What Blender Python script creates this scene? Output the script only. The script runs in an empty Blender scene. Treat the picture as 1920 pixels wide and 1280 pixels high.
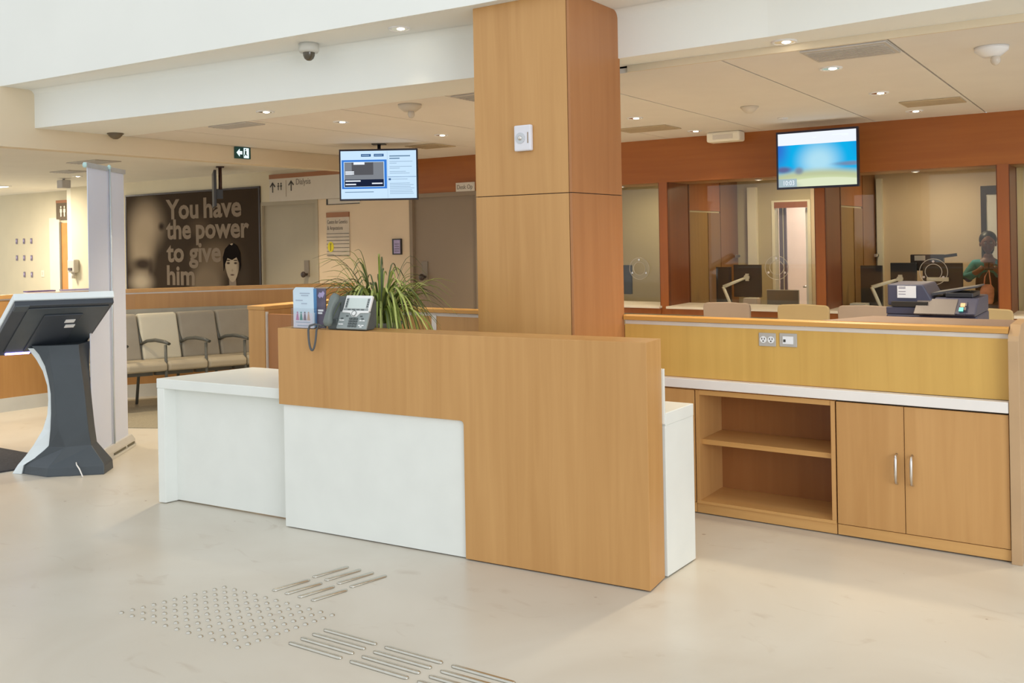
import bpy, bmesh, math, random
from mathutils import Vector, Matrix
random.seed(7)
R = math.radians
scn = bpy.context.scene
col = scn.collection

# ------------------------------------------------------------------ camera
# building frame: X along the glazed back wall (to the right), Y towards it, Z up, metres
F_PX, HORIZON, ROLL, YAW, EYE = 1750.0, 448.0, 0.018, R(34), 1.55
fw = Vector((-math.sin(YAW), math.cos(YAW), 0)); rt = Vector((math.cos(YAW), math.sin(YAW), 0)); up = Vector((0, 0, 1))
cx_ = rt*math.cos(ROLL) - up*math.sin(ROLL)
cy_ = rt*math.sin(ROLL) + up*math.cos(ROLL)
cz_ = -fw
cam = bpy.data.cameras.new('camera'); camo = bpy.data.objects.new('camera', cam); col.objects.link(camo)
camo.matrix_world = Matrix(((cx_.x, cy_.x, cz_.x, 0), (cx_.y, cy_.y, cz_.y, 0), (cx_.z, cy_.z, cz_.z, EYE), (0, 0, 0, 1)))
cam.sensor_width = 36; cam.lens = F_PX/1920*36; cam.shift_y = -(640-HORIZON)/1920
cam.clip_start = .05; cam.clip_end = 200
scn.camera = camo

# ------------------------------------------------------------------ world, exposure
w = bpy.data.worlds.new('world'); scn.world = w; w.use_nodes = True
bg = w.node_tree.nodes['Background']; bg.inputs[0].default_value = (.96, .99, 1.0, 1); bg.inputs[1].default_value = 0.66
scn.view_settings.view_transform = 'Standard'; scn.view_settings.look = 'None'
scn.view_settings.exposure = 0.62; scn.view_settings.gamma = 1.0; scn.view_settings.use_curve_mapping = False
WARM = (1.0, .83, .58); SPOT_W = 72.0
# added area light standing in for unseen hall windows, behind right of the camera
wl_ = bpy.data.lights.new('hall_daylight', 'AREA'); wl_.shape = 'RECTANGLE'; wl_.size = 5.0; wl_.size_y = 3.4; wl_.energy = 215; wl_.color = (.93, .96, 1.0)
wlo = bpy.data.objects.new('hall_daylight', wl_); col.objects.link(wlo); wlo.location = (6.8, -1.6, 2.2)
wlo.rotation_euler = (Vector((-1.6, 4.6, .9))-Vector((6.8, -1.6, 2.2))).to_track_quat('-Z', 'Y').to_euler()

# ------------------------------------------------------------------ materials
MATS = {}
def srgb(r, g, b):
    f = lambda c: (c/255/12.92) if c/255 <= .04045 else ((c/255+.055)/1.055)**2.4
    return (f(r), f(g), f(b), 1)
def mat(name, c, rough=.5, metal=0., var=.06, scale=6., bump=0., spec=.5, emit=None, coat=0.):
    if name in MATS: return MATS[name]
    m = bpy.data.materials.new(name); m.use_nodes = True; nt = m.node_tree; b = nt.nodes['Principled BSDF']
    c = tuple(c[:3])
    tc = nt.nodes.new('ShaderNodeTexCoord'); nz = nt.nodes.new('ShaderNodeTexNoise')
    nz.inputs['Scale'].default_value = scale; nz.inputs['Detail'].default_value = 4
    nt.links.new(tc.outputs['Object'], nz.inputs['Vector'])
    rp = nt.nodes.new('ShaderNodeValToRGB')
    rp.color_ramp.elements[0].position = .3; rp.color_ramp.elements[1].position = .7
    rp.color_ramp.elements[0].color = tuple(max(0, x*(1-var)) for x in c)+(1,)
    rp.color_ramp.elements[1].color = tuple(min(1, x*(1+var)) for x in c)+(1,)
    nt.links.new(nz.outputs['Fac'], rp.inputs['Fac'])
    nt.links.new(rp.outputs['Color'], b.inputs['Base Color'])
    b.inputs['Roughness'].default_value = rough; b.inputs['Metallic'].default_value = metal
    b.inputs['Specular IOR Level'].default_value = spec
    if coat: b.inputs['Coat Weight'].default_value = coat; b.inputs['Coat Roughness'].default_value = .15
    if bump:
        bp = nt.nodes.new('ShaderNodeBump'); bp.inputs['Strength'].default_value = bump; bp.inputs['Distance'].default_value = .01
        n2 = nt.nodes.new('ShaderNodeTexNoise'); n2.inputs['Scale'].default_value = scale*12
        nt.links.new(tc.outputs['Object'], n2.inputs['Vector']); nt.links.new(n2.outputs['Fac'], bp.inputs['Height'])
        nt.links.new(bp.outputs['Normal'], b.inputs['Normal'])
    if emit:
        b.inputs['Emission Color'].default_value = tuple(emit[:3])+(1,); b.inputs['Emission Strength'].default_value = emit[3]
    MATS[name] = m; return m
def wood(name, c1, c2, rough=.38, along='Z'):
    if name in MATS: return MATS[name]
    m = bpy.data.materials.new(name); m.use_nodes = True; nt = m.node_tree; b = nt.nodes['Principled BSDF']
    tc = nt.nodes.new('ShaderNodeTexCoord'); mp = nt.nodes.new('ShaderNodeMapping')
    mp.inputs['Scale'].default_value = {'Z': (22, 22, 1.1), 'X': (1.1, 22, 22)}[along]
    nt.links.new(tc.outputs['Object'], mp.inputs['Vector'])
    n1 = nt.nodes.new('ShaderNodeTexNoise'); n1.inputs['Scale'].default_value = 1.0; n1.inputs['Detail'].default_value = 6; n1.inputs['Distortion'].default_value = .6
    nt.links.new(mp.outputs['Vector'], n1.inputs['Vector'])
    mp2 = nt.nodes.new('ShaderNodeMapping'); mp2.inputs['Scale'].default_value = {'Z': (3, 3, .35), 'X': (.35, 3, 3)}[along]
    nt.links.new(tc.outputs['Object'], mp2.inputs['Vector'])
    n2 = nt.nodes.new('ShaderNodeTexNoise'); n2.inputs['Scale'].default_value = 1.0; n2.inputs['Detail'].default_value = 3
    nt.links.new(mp2.outputs['Vector'], n2.inputs['Vector'])
    ad = nt.nodes.new('ShaderNodeMath'); ad.operation = 'ADD'; nt.links.new(n1.outputs['Fac'], ad.inputs[0]); nt.links.new(n2.outputs['Fac'], ad.inputs[1])
    dv = nt.nodes.new('ShaderNodeMath'); dv.operation = 'MULTIPLY'; dv.inputs[1].default_value = .5; nt.links.new(ad.outputs[0], dv.inputs[0])
    rp = nt.nodes.new('ShaderNodeValToRGB'); rp.color_ramp.elements[0].position = .32; rp.color_ramp.elements[1].position = .68
    rp.color_ramp.elements[0].color = tuple(c1[:3])+(1,); rp.color_ramp.elements[1].color = tuple(c2[:3])+(1,)
    nt.links.new(dv.outputs[0], rp.inputs['Fac']); nt.links.new(rp.outputs['Color'], b.inputs['Base Color'])
    b.inputs['Roughness'].default_value = rough; b.inputs['Specular IOR Level'].default_value = .4
    MATS[name] = m; return m
def emis(name, c, s):
    if name in MATS: return MATS[name]
    m = bpy.data.materials.new(name); m.use_nodes = True; nt = m.node_tree
    nt.nodes.remove(nt.nodes['Principled BSDF']); e = nt.nodes.new('ShaderNodeEmission')
    e.inputs[0].default_value = tuple(c[:3])+(1,); e.inputs[1].default_value = s
    nt.links.new(e.outputs[0], nt.nodes['Material Output'].inputs[0]); MATS[name] = m; return m
def blobs(name, base, items, emit=False, coord='Object'):
    """printed picture: a base colour and soft-edged patches (x, z, rx, rz, colour, softness) in object space"""
    m = bpy.data.materials.new(name); m.use_nodes = True; nt = m.node_tree; b = nt.nodes['Principled BSDF']
    tc = nt.nodes.new('ShaderNodeTexCoord'); cur = None
    for (x, z, rx, rz, c, soft) in items:
        mp = nt.nodes.new('ShaderNodeMapping'); mp.vector_type = 'TEXTURE'
        mp.inputs['Location'].default_value = (x, 0, z); mp.inputs['Scale'].default_value = (rx, 1e4, rz)
        nt.links.new(tc.outputs[coord], mp.inputs['Vector'])
        ln = nt.nodes.new('ShaderNodeVectorMath'); ln.operation = 'LENGTH'; nt.links.new(mp.outputs['Vector'], ln.inputs[0])
        mr = nt.nodes.new('ShaderNodeMapRange'); mr.interpolation_type = 'SMOOTHSTEP'
        mr.inputs['From Min'].default_value = 1-soft; mr.inputs['From Max'].default_value = 1.0
        mr.inputs['To Min'].default_value = 1; mr.inputs['To Max'].default_value = 0
        nt.links.new(ln.outputs['Value'], mr.inputs['Value'])
        mx = nt.nodes.new('ShaderNodeMix'); mx.data_type = 'RGBA'
        nt.links.new(mr.outputs['Result'], mx.inputs['Factor'])
        if cur is None: mx.inputs['A'].default_value = tuple(base[:3])+(1,)
        else: nt.links.new(cur, mx.inputs['A'])
        mx.inputs['B'].default_value = tuple(c[:3])+(1,); cur = mx.outputs['Result']
    if emit:
        nt.nodes.remove(b); e = nt.nodes.new('ShaderNodeEmission'); nt.links.new(cur, e.inputs[0]); e.inputs[1].default_value = emit
        nt.links.new(e.outputs[0], nt.nodes['Material Output'].inputs[0])
    else:
        nt.links.new(cur, b.inputs['Base Color']); b.inputs['Roughness'].default_value = .8; b.inputs['Specular IOR Level'].default_value = .1
    MATS[name] = m; return m

MAPLE = wood('maple_veneer', (.49, .256, .086), (.595, .335, .126))
MAPLE_X = wood('maple_veneer_edge', (.53, .28, .09), (.64, .37, .135), along='X')
MAPLE_LIT = wood('maple_veneer_lit', (.58, .345, .085), (.68, .43, .115))  # same maple, brighter and yellower to carry the stronger light at right
CHERRY = wood('cherry_veneer', (.30, .088, .022), (.37, .125, .032), rough=.33)
CHERRY_X = wood('cherry_veneer_horizontal', (.32, .10, .022), (.39, .135, .030), rough=.42, along='X')
CHERRY_D = wood('cherry_edge', (.12, .03, .010), (.16, .045, .014), rough=.4)
WHITE = mat('white_solid_surface', (.80, .83, .80), .30, var=.02)
PAINT = mat('white_ceiling_paint', (.80, .77, .70), .8, var=.02, scale=2)
FASCIA = mat('white_wall_paint', (.84, .86, .83), .75, var=.015, scale=1.5)
TILE = mat('ceiling_panel_white', (.76, .72, .665), .85, var=.02, scale=3)
GREYP = mat('grey_painted_metal', (.52, .49, .45), .6, var=.04)
TANP = mat('tan_painted_metal', (.50, .40, .26), .6, var=.04)
WALL = mat('warm_beige_wall', (.74, .60, .43), .8, var=.03, scale=2)
WALL_L = mat('cream_wall', (.74, .67, .50), .8, var=.03, scale=2)
DOORG = mat('taupe_door_paint', (.42, .37, .27), .55, var=.03, scale=2)
DOORB = mat('brown_grey_door_paint', (.27, .205, .14), .5, var=.03, scale=2)
OLIVE = mat('olive_beige_wall', (.52, .44, .28), .8, var=.04, scale=2)
PINK = mat('pale_pink_wall', (.72, .56, .48), .8, var=.03)
WHITEP = mat('white_plastic', (.80, .80, .80), .35, var=.02)
CREAMW = mat('cream_white_paint', (.85, .80, .66), .6, var=.02)
BLACK = mat('black_plastic', (.018, .018, .022), .4, var=.1)
DARKBRN = mat('dark_brown_plastic', (.035, .02, .014), .35, var=.1)
CHROME = mat('brushed_steel', (.72, .70, .68), .28, metal=1, var=.04, scale=30)
STEEL = mat('tactile_stainless_steel', (.60, .58, .52), .26, metal=1, var=.05, scale=40)
KIOSK = mat('dark_slate_plastic', (.060, .075, .090), .42, var=.08, scale=5)
KIOSK2 = mat('dark_slate_panel', (.045, .055, .072), .45, var=.08, scale=5)
KWHITE = mat('glossy_white_plastic', (.78, .86, .90), .25, var=.02)
BANNER = mat('white_banner_fabric', (.65, .71, .87), .75, var=.015, scale=2)
PHONEG = mat('phone_grey_plastic', (.29, .33, .33), .42, var=.04, scale=20)
PHONED = mat('phone_dark_plastic', (.085, .10, .10), .42, var=.05, scale=20)
PHONEL = mat('phone_silver_plastic', (.82, .83, .83), .3, var=.02)
LCD = mat('lcd_pale', (.62, .70, .68), .25, var=.02)
LEAF = mat('green_leaf', (.22, .29, .05), .45, var=.25, scale=9)
LEAF2 = mat('pale_leaf', (.46, .52, .15), .45, var=.2, scale=9)
LEAF3 = mat('dark_leaf', (.075, .105, .030), .45, var=.25, scale=9)
SOIL = mat('dark_soil', (.04, .025, .015), .95, var=.3, scale=30, bump=.5)
TERRA = mat('grey_ceramic', (.35, .33, .30), .5, var=.05)
FABC = mat('cream_vinyl', (.62, .58, .46), .55, var=.03, scale=4)
FABT = mat('taupe_vinyl', (.33, .295, .235), .6, var=.06, scale=6)
FABS = mat('beige_seat_vinyl', (.40, .345, .25), .55, var=.04, scale=5)
CHFR = mat('dark_grey_chair_frame', (.10, .10, .085), .4, var=.06)
CARPET = mat('taupe_carpet', (.30, .265, .19), .95, var=.1, scale=60, bump=.3)
MATD = mat('dark_entrance_mat', (.055, .052, .055), .95, var=.2, scale=60, bump=.4)
BASEB = mat('pale_baseboard', (.62, .62, .58), .5, var=.03)
PURPLE = mat('purple_print', (.14, .10, .26), .6, var=.3, scale=14)
LILAC = mat('lilac_print', (.42, .36, .58), .6, var=.15, scale=20)
PAPER = mat('white_paper', (.82, .84, .87), .6, var=.02)
BLUEP = mat('pale_blue_paper', (.60, .74, .86), .6, var=.05)
BLUES = mat('blue_card_edge', (.14, .34, .62), .5, var=.05)
SLATEP = mat('slate_print', (.13, .11, .16), .6, var=.2, scale=20)
SIGNW = mat('sign_off_white', (.66, .61, .53), .6, var=.02)
SIGNC = mat('sign_copper_band', (.36, .16, .075), .55, var=.05)
INK = mat('dark_ink', (.05, .045, .04), .6, var=.05)
INKB = mat('brown_ink', (.30, .22, .15), .6, var=.05)
GREEN = mat('exit_sign_green', (.012, .085, .085), .4, var=.03)
YELLOW = mat('yellow_print', (.72, .62, .02), .6, var=.05)
ORANGE = mat('orange_wood_door', (.62, .27, .07), .45, var=.06)
TEAL = mat('teal_cloth', (.035, .24, .25), .8, var=.1, scale=12)
BLUEC = mat('blue_cloth', (.03, .10, .25), .8, var=.1, scale=12)
DKCLOTH = mat('dark_brown_cloth', (.035, .022, .020), .85, var=.15, scale=12)
SKIN = mat('brown_skin', (.19, .085, .05), .5, var=.06)
HAIR = mat('black_hair', (.010, .007, .006), .5, var=.2)
CORAL = mat('coral_cloth', (.88, .38, .26), .8, var=.25, scale=14)
PRN = mat('blue_grey_plastic', (.060, .062, .105), .42, var=.05, scale=5)
PRN2 = mat('grey_plastic_panel', (.16, .14, .135), .42, var=.04, scale=5)
TAUPEC = mat('taupe_chair_shell', (.36, .28, .22), .6, var=.03, scale=4)
TANC = mat('tan_chair_shell', (.45, .34, .17), .6, var=.03, scale=4)
SHADE = mat('dark_recess', (.03, .025, .02), .8, var=.05)
SMOKE = mat('smoked_dome', (.10, .085, .06), .12, var=.05)
SCRW = emis('screen_white', (.60, .80, 1.0), .66)
SCRB = emis('screen_blue', (.045, .21, .68), .66)
SCRG = emis('screen_grey', (.10, .10, .11), .66)
SCRG2 = emis('screen_mid_grey', (.22, .235, .26), .66)
SCRD = emis('screen_dark', (.012, .018, .045), .66)
SCRL = emis('screen_line_grey', (.30, .42, .55), .66)
SCRT = emis('screen_text_blue', (.03, .10, .26), .66)
SCRP = emis('screen_pure_white', (.88, .93, 1.0), .66)
LEDB = emis('violet_led', (.30, .25, 1.0), 6.0)
LAMP = emis('lamp_glow', (1.0, .88, .68), 14.0)
PANEL = emis('ceiling_light_glow', (1.0, .95, .85), 5.0)

def floor_mat():
    m = bpy.data.materials.new('polished_stone_floor'); m.use_nodes = True; nt = m.node_tree; b = nt.nodes['Principled BSDF']
    tc = nt.nodes.new('ShaderNodeTexCoord')
    def noise(s, d, dist=0., sc=(1, 1, 1)):
        mp = nt.nodes.new('ShaderNodeMapping'); mp.inputs['Scale'].default_value = sc; nt.links.new(tc.outputs['Object'], mp.inputs['Vector'])
        n = nt.nodes.new('ShaderNodeTexNoise'); n.inputs['Scale'].default_value = s; n.inputs['Detail'].default_value = d; n.inputs['Distortion'].default_value = dist
        nt.links.new(mp.outputs['Vector'], n.inputs['Vector']); return n
    n1 = noise(1.1, 6, .8); n2 = noise(7, 5, 1.2, (.5, 1, 1))
    r1 = nt.nodes.new('ShaderNodeValToRGB'); r1.color_ramp.elements[0].position = .3; r1.color_ramp.elements[1].position = .72
    r1.color_ramp.elements[0].color = (.585, .535, .45, 1); r1.color_ramp.elements[1].color = (.675, .64, .56, 1)
    nt.links.new(n1.outputs['Fac'], r1.inputs['Fac'])
    r2 = nt.nodes.new('ShaderNodeValToRGB'); r2.color_ramp.elements[0].position = .62; r2.color_ramp.elements[1].position = .80
    r2.color_ramp.elements[0].color = (0, 0, 0, 1); r2.color_ramp.elements[1].color = (.55, .55, .55, 1)
    nt.links.new(n2.outputs['Fac'], r2.inputs['Fac'])
    mx = nt.nodes.new('ShaderNodeMix'); mx.data_type = 'RGBA'; nt.links.new(r2.outputs['Color'], mx.inputs['Factor'])
    nt.links.new(r1.outputs['Color'], mx.inputs['A']); mx.inputs['B'].default_value = (.44, .36, .28, 1)
    n3 = noise(16, 2, 0)
    r3 = nt.nodes.new('ShaderNodeValToRGB'); r3.color_ramp.elements[0].position = .76; r3.color_ramp.elements[1].position = .79
    nt.links.new(n3.outputs['Fac'], r3.inputs['Fac'])
    m2 = nt.nodes.new('ShaderNodeMix'); m2.data_type = 'RGBA'; nt.links.new(r3.outputs['Color'], m2.inputs['Factor'])
    nt.links.new(mx.outputs['Result'], m2.inputs['A']); m2.inputs['B'].default_value = (.35, .28, .22, 1)
    nt.links.new(m2.outputs['Result'], b.inputs['Base Color'])
    b.inputs['Roughness'].default_value = .30; b.inputs['Specular IOR Level'].default_value = .45
    return m
FLOOR = floor_mat()
def glass_mat(name, tint, gl=1.0):
    m = bpy.data.materials.new(name); m.use_nodes = True; nt = m.node_tree; nt.nodes.remove(nt.nodes['Principled BSDF'])
    t = nt.nodes.new('ShaderNodeBsdfTransparent'); t.inputs[0].default_value = tuple(tint)+(1,)
    g = nt.nodes.new('ShaderNodeBsdfGlossy'); g.inputs['Roughness'].default_value = .02
    fr = nt.nodes.new('ShaderNodeLayerWeight'); fr.inputs['Blend'].default_value = .5
    pw_ = nt.nodes.new('ShaderNodeMath'); pw_.operation = 'POWER'; pw_.inputs[1].default_value = 4.0; nt.links.new(fr.outputs['Facing'], pw_.inputs[0])
    ml = nt.nodes.new('ShaderNodeMath'); ml.operation = 'MULTIPLY_ADD'; ml.inputs[1].default_value = .5*gl; ml.inputs[2].default_value = .035*gl; nt.links.new(pw_.outputs[0], ml.inputs[0])
    mx = nt.nodes.new('ShaderNodeMixShader'); nt.links.new(ml.outputs[0], mx.inputs[0]); nt.links.new(t.outputs[0], mx.inputs[1]); nt.links.new(g.outputs[0], mx.inputs[2])
    nt.links.new(mx.outputs[0], nt.nodes['Material Output'].inputs[0]); return m
GLASS = glass_mat('clear_glass', (.96, .97, .95), 1.0)
CLEAR = glass_mat('clear_acrylic', (.965, .97, .975), 1.0)

# ------------------------------------------------------------------ mesh builder
class MB:
    def __init__(s): s.v = []; s.f = []; s.s = []
    def add(s, vs, fs, smooth=False):
        o = len(s.v); s.v += [Vector(v) for v in vs]; s.f += [[i+o for i in f] for f in fs]; s.s += [smooth]*len(fs); return s
    def box(s, x0, x1, y0, y1, z0, z1):
        return s.add([(x0, y0, z0), (x1, y0, z0), (x1, y1, z0), (x0, y1, z0), (x0, y0, z1), (x1, y0, z1), (x1, y1, z1), (x0, y1, z1)],
                     [(3, 2, 1, 0), (4, 5, 6, 7), (0, 1, 5, 4), (1, 2, 6, 5), (2, 3, 7, 6), (3, 0, 4, 7)])
    def prism(s, pts, z0, z1):          # polygon in XY, extruded in Z
        n = len(pts); vs = [(p[0], p[1], z0) for p in pts]+[(p[0], p[1], z1) for p in pts]
        return s.add(vs, [list(range(n))[::-1], list(range(n, 2*n))]+[(i, (i+1) % n, (i+1) % n+n, i+n) for i in range(n)])
    def prismY(s, pts, y0, y1):         # polygon in XZ, extruded in Y
        n = len(pts); vs = [(p[0], y0, p[1]) for p in pts]+[(p[0], y1, p[1]) for p in pts]
        return s.add(vs, [list(range(n)), list(range(n, 2*n))[::-1]]+[(i+n, (i+1) % n+n, (i+1) % n, i) for i in range(n)])
    def prismX(s, pts, x0, x1):         # polygon in YZ, extruded in X
        n = len(pts); vs = [(x0, p[0], p[1]) for p in pts]+[(x1, p[0], p[1]) for p in pts]
        return s.add(vs, [list(range(n))[::-1], list(range(n, 2*n))]+[(i, (i+1) % n, (i+1) % n+n, i+n) for i in range(n)])
    def loft(s, rings, cap=True, smooth=False):
        n = len(rings[0]); vs = [p for r in rings for p in r]; fs = []
        for k in range(len(rings)-1):
            for i in range(n): fs.append((k*n+i, k*n+(i+1) % n, (k+1)*n+(i+1) % n, (k+1)*n+i))
        o = len(s.v); s.add(vs, fs, smooth)
        if cap:
            s.f += [[o+i for i in range(n)][::-1], [o+(len(rings)-1)*n+i for i in range(n)]]; s.s += [False, False]
        return s
    def cyl(s, p0, p1, r0, r1=None, n=16, cap=True, smooth=True):
        r1 = r0 if r1 is None else r1; p0 = Vector(p0); p1 = Vector(p1); d = (p1-p0).normalized()
        a = d.orthogonal().normalized(); b = d.cross(a)
        ring = lambda p, r: [p+a*r*math.cos(2*math.pi*i/n)+b*r*math.sin(2*math.pi*i/n) for i in range(n)]
        return s.loft([ring(p0, r0), ring(p1, r1)], cap, smooth)
    def tube(s, path, r, n=8):
        path = [Vector(p) for p in path]; rings = []; a = None
        rr = r if isinstance(r, (list, tuple)) else [r]*len(path)
        for i, p in enumerate(path):
            d = (path[min(i+1, len(path)-1)]-path[max(i-1, 0)]).normalized()
            a = d.orthogonal().normalized() if a is None else (a-d*a.dot(d)).normalized()
            b = d.cross(a); rings.append([p+a*rr[i]*math.cos(2*math.pi*k/n)+b*rr[i]*math.sin(2*math.pi*k/n) for k in range(n)])
        return s.loft(rings, True, True)
    def lathe(s, prof, c=(0, 0, 0), n=24, cap=False):   # (r, z) profile round a vertical axis
        c = Vector(c)
        return s.loft([[c+Vector((r*math.cos(2*math.pi*i/n), r*math.sin(2*math.pi*i/n), z)) for i in range(n)] for r, z in prof], cap, True)
    def ball(s, c, rx, ry, rz, n=14, m=9):
        c = Vector(c); rings = []
        for k in range(m):
            t = -math.pi/2+math.pi*(k+.02)/(m-1+.04); rings.append([c+Vector((rx*math.cos(t)*math.cos(2*math.pi*i/n), ry*math.cos(t)*math.sin(2*math.pi*i/n), rz*math.sin(t))) for i in range(n)])
        return s.loft(rings, True, True)
    def tor(s, c, R_, r, nrm='Y', n=28, m=8):
        c = Vector(c); vs = []; fs = []
        for i in range(n):
            t = 2*math.pi*i/n
            for j in range(m):
                q = 2*math.pi*j/m; rad = R_+r*math.cos(q); h = r*math.sin(q)
                v = (rad*math.cos(t), h, rad*math.sin(t)) if nrm == 'Y' else (rad*math.cos(t), rad*math.sin(t), h)
                vs.append(c+Vector(v))
        for i in range(n):
            for j in range(m): fs.append((i*m+j, i*m+(j+1) % m, ((i+1) % n)*m+(j+1) % m, ((i+1) % n)*m+j))
        return s.add(vs, fs, True)
    def xf(s, M): s.v = [M @ v for v in s.v]; return s
    def build(s, name, material, parent=None, world=False, bevel=0., seg=2, origin=True):
        vs = s.v
        loc = None
        if parent is not None and world:
            Mi = MW[parent.name].inverted(); vs = [Mi @ v for v in vs]
        elif parent is None and origin:
            lo = [min(v[i] for v in vs) for i in range(3)]; hi = [max(v[i] for v in vs) for i in range(3)]
            loc = Vector(((lo[0]+hi[0])/2, (lo[1]+hi[1])/2, lo[2])); vs = [v-loc for v in vs]
        me = bpy.data.meshes.new(name); me.from_pydata([tuple(v) for v in vs], [], s.f)
        for p, sm in zip(me.polygons, s.s): p.use_smooth = sm
        bm = bmesh.new(); bm.from_mesh(me)
        bmesh.ops.recalc_face_normals(bm, faces=bm.faces)
        if bevel:
            ed = [e for e in bm.edges if len(e.link_faces) == 2 and e.calc_face_angle(0) > R(25)]
            bmesh.ops.bevel(bm, geom=ed, offset=bevel, segments=seg, affect='EDGES', profile=.5, clamp_overlap=True)
        bm.to_mesh(me); bm.free(); me.update()
        o = bpy.data.objects.new(name, me); col.objects.link(o)
        if material: me.materials.append(material)
        if loc is not None: o.location = loc
        if parent is not None: o.parent = parent
        MW[o.name] = (MW[parent.name].copy() if parent is not None else Matrix.Translation(loc) if loc is not None else Matrix())
        return o
MW = {}
def thing(name, label, cat, loc=(0, 0, 0), rz=0., group=None):
    o = bpy.data.objects.new(name, None); col.objects.link(o); o.location = loc; o.rotation_euler = (0, 0, rz); o.empty_display_size = .1
    o['label'] = label; o['category'] = cat
    if group: o['group'] = group
    MW[o.name] = Matrix.Translation(Vector(loc)) @ Matrix.Rotation(rz, 4, 'Z'); return o
def tag(o, label, cat, group=None):
    o['label'] = label; o['category'] = cat
    if group: o['group'] = group
    return o
def struct(o): o['kind'] = 'structure'; return o
def bx(x0, x1, y0, y1, z0, z1): return MB().box(x0, x1, y0, y1, z0, z1)
def text(s, size, M, material, parent, name='lettering', xs=1., ext=.001, world=True, align='LEFT', bold=0.):
    cu = bpy.data.curves.new(name, 'FONT'); cu.body = s; cu.size = size; cu.extrude = ext; cu.offset = bold; cu.align_x = align; cu.resolution_u = 3
    t = bpy.data.objects.new('tmp_text', cu); col.objects.link(t); dg = bpy.context.evaluated_depsgraph_get()
    me = bpy.data.meshes.new_from_object(t.evaluated_get(dg)); bpy.data.objects.remove(t); bpy.data.curves.remove(cu)
    T = M @ Matrix.Diagonal((xs, 1, 1, 1))
    if world and parent is not None: T = MW[parent.name].inverted() @ T
    me.transform(T); me.materials.clear(); me.materials.append(material); me.name = name
    o = bpy.data.objects.new(name, me); col.objects.link(o); o.parent = parent; MW[o.name] = MW[parent.name].copy() if parent else Matrix(); return o
def onwall(x, y, z): return Matrix.Translation((x, y, z)) @ Matrix.Rotation(R(90), 4, 'X')   # facing -Y
def copy_tree(o, parent=None):
    c = o.copy(); col.objects.link(c); c.parent = parent
    for ch in [k for k in o.children]: copy_tree(ch, c)
    return c

# ------------------------------------------------------------------ the setting
ZC, Z1, YW = 2.56, 2.88, 8.95
struct(bx(-20, 6, -10, 13.2, -.12, 0).build('floor', FLOOR))
# upper hall wall over the reception, its soffit and the second bulkhead
fa = [(-20, 3.45), (-7.76, 4.02), (-3.1, 4.275), (4, 4.30)]
struct(MB().prism(fa+[(4, 4.335), (-3.1, 4.31), (-7.76, 4.055), (-20, 3.485)], Z1, 6.2).build('wall_upper_front', FASCIA))
bk = [(-7.75, 4.30), (-5.26, 4.54), (-3.42, 4.70), (-2.43, 4.72), (-1.57, 4.70), (-.5, 4.60), (4, 4.30)]
struct(MB().prism([(-20, 3.487), (-7.76, 4.057), (-3.1, 4.312), (4, 4.337), (4, 5.0), (-7.75, 5.0), (-20, 5.0)], Z1, Z1+.06).build('ceiling_soffit', FASCIA))
def bulkhead(name, pts, zb):
    rings = []
    for (xb, yb) in pts:
        ring = []
        for k in range(9):                   # corner rounded only to soften its shading; the real one is sharp
            a = math.pi/2*k/8; ring.append(Vector((xb, yb-.05+.05*math.sin(a), Z1-.05*(1-math.cos(a))-.001)))
        rings.append(ring+[Vector((xb, yb, zb)), Vector((xb, 5.163, zb)), Vector((xb, 5.163, Z1))])
    return struct(MB().loft(rings, True, False).build(name, FASCIA))
bulkhead('wall_bulkhead_left', bk[:3]+[(-3.176, 4.72)], ZC)
bulkhead('wall_bulkhead_right', [(-2.60, 4.912), (-1.63, 4.886), (-.546, 4.767), (4, 4.30)], 2.60)
struct(bx(-3.174, -2.601, 4.935, 5.163, 2.60, Z1).build('wall_bulkhead_middle', FASCIA))
struct(bx(-2.60, 4, 5.150, 5.166, ZC, 2.62).build('trim_20', mat('beam_beige_paint', (.70, .60, .44), .8, var=.02, scale=2)))
struct(MB().prism([(-20, 3.45), (-7.902, 4.013), (-7.902, 4.05), (-20, 3.485)], ZC, Z1).build('wall_upper_left', FASCIA))
# the main ceiling: long panels a metre wide with open joints, over a dark void
cl = struct(bx(-7.75, 4, 5.16, YW+.1, ZC+.05, ZC+.09).build('ceiling', SHADE))
xs_ = [-7.05, -6.04, -5.04, -4.03, -3.03, -2.0, -1.09, -.08, .93, 1.95, 2.95, 3.98]
for a, b in zip([-7.745]+xs_[:-1], xs_):
    bx(a+.006, b-.006, 5.168, YW, ZC, ZC+.03).build('panel', TILE, cl, world=True)
# dropped beam along the waiting area, and the ceiling beyond it
struct(bx(-7.90, -7.75, 3.9, YW, 2.388, Z1).build('wall_beam', mat('beam_beige_paint', (.70, .60, .44), .8, var=.02, scale=2)))
c2 = struct(bx(-20, -7.90, 3.4, 9.5, ZC, ZC+.08).build('ceiling_waiting', PAINT))
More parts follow.
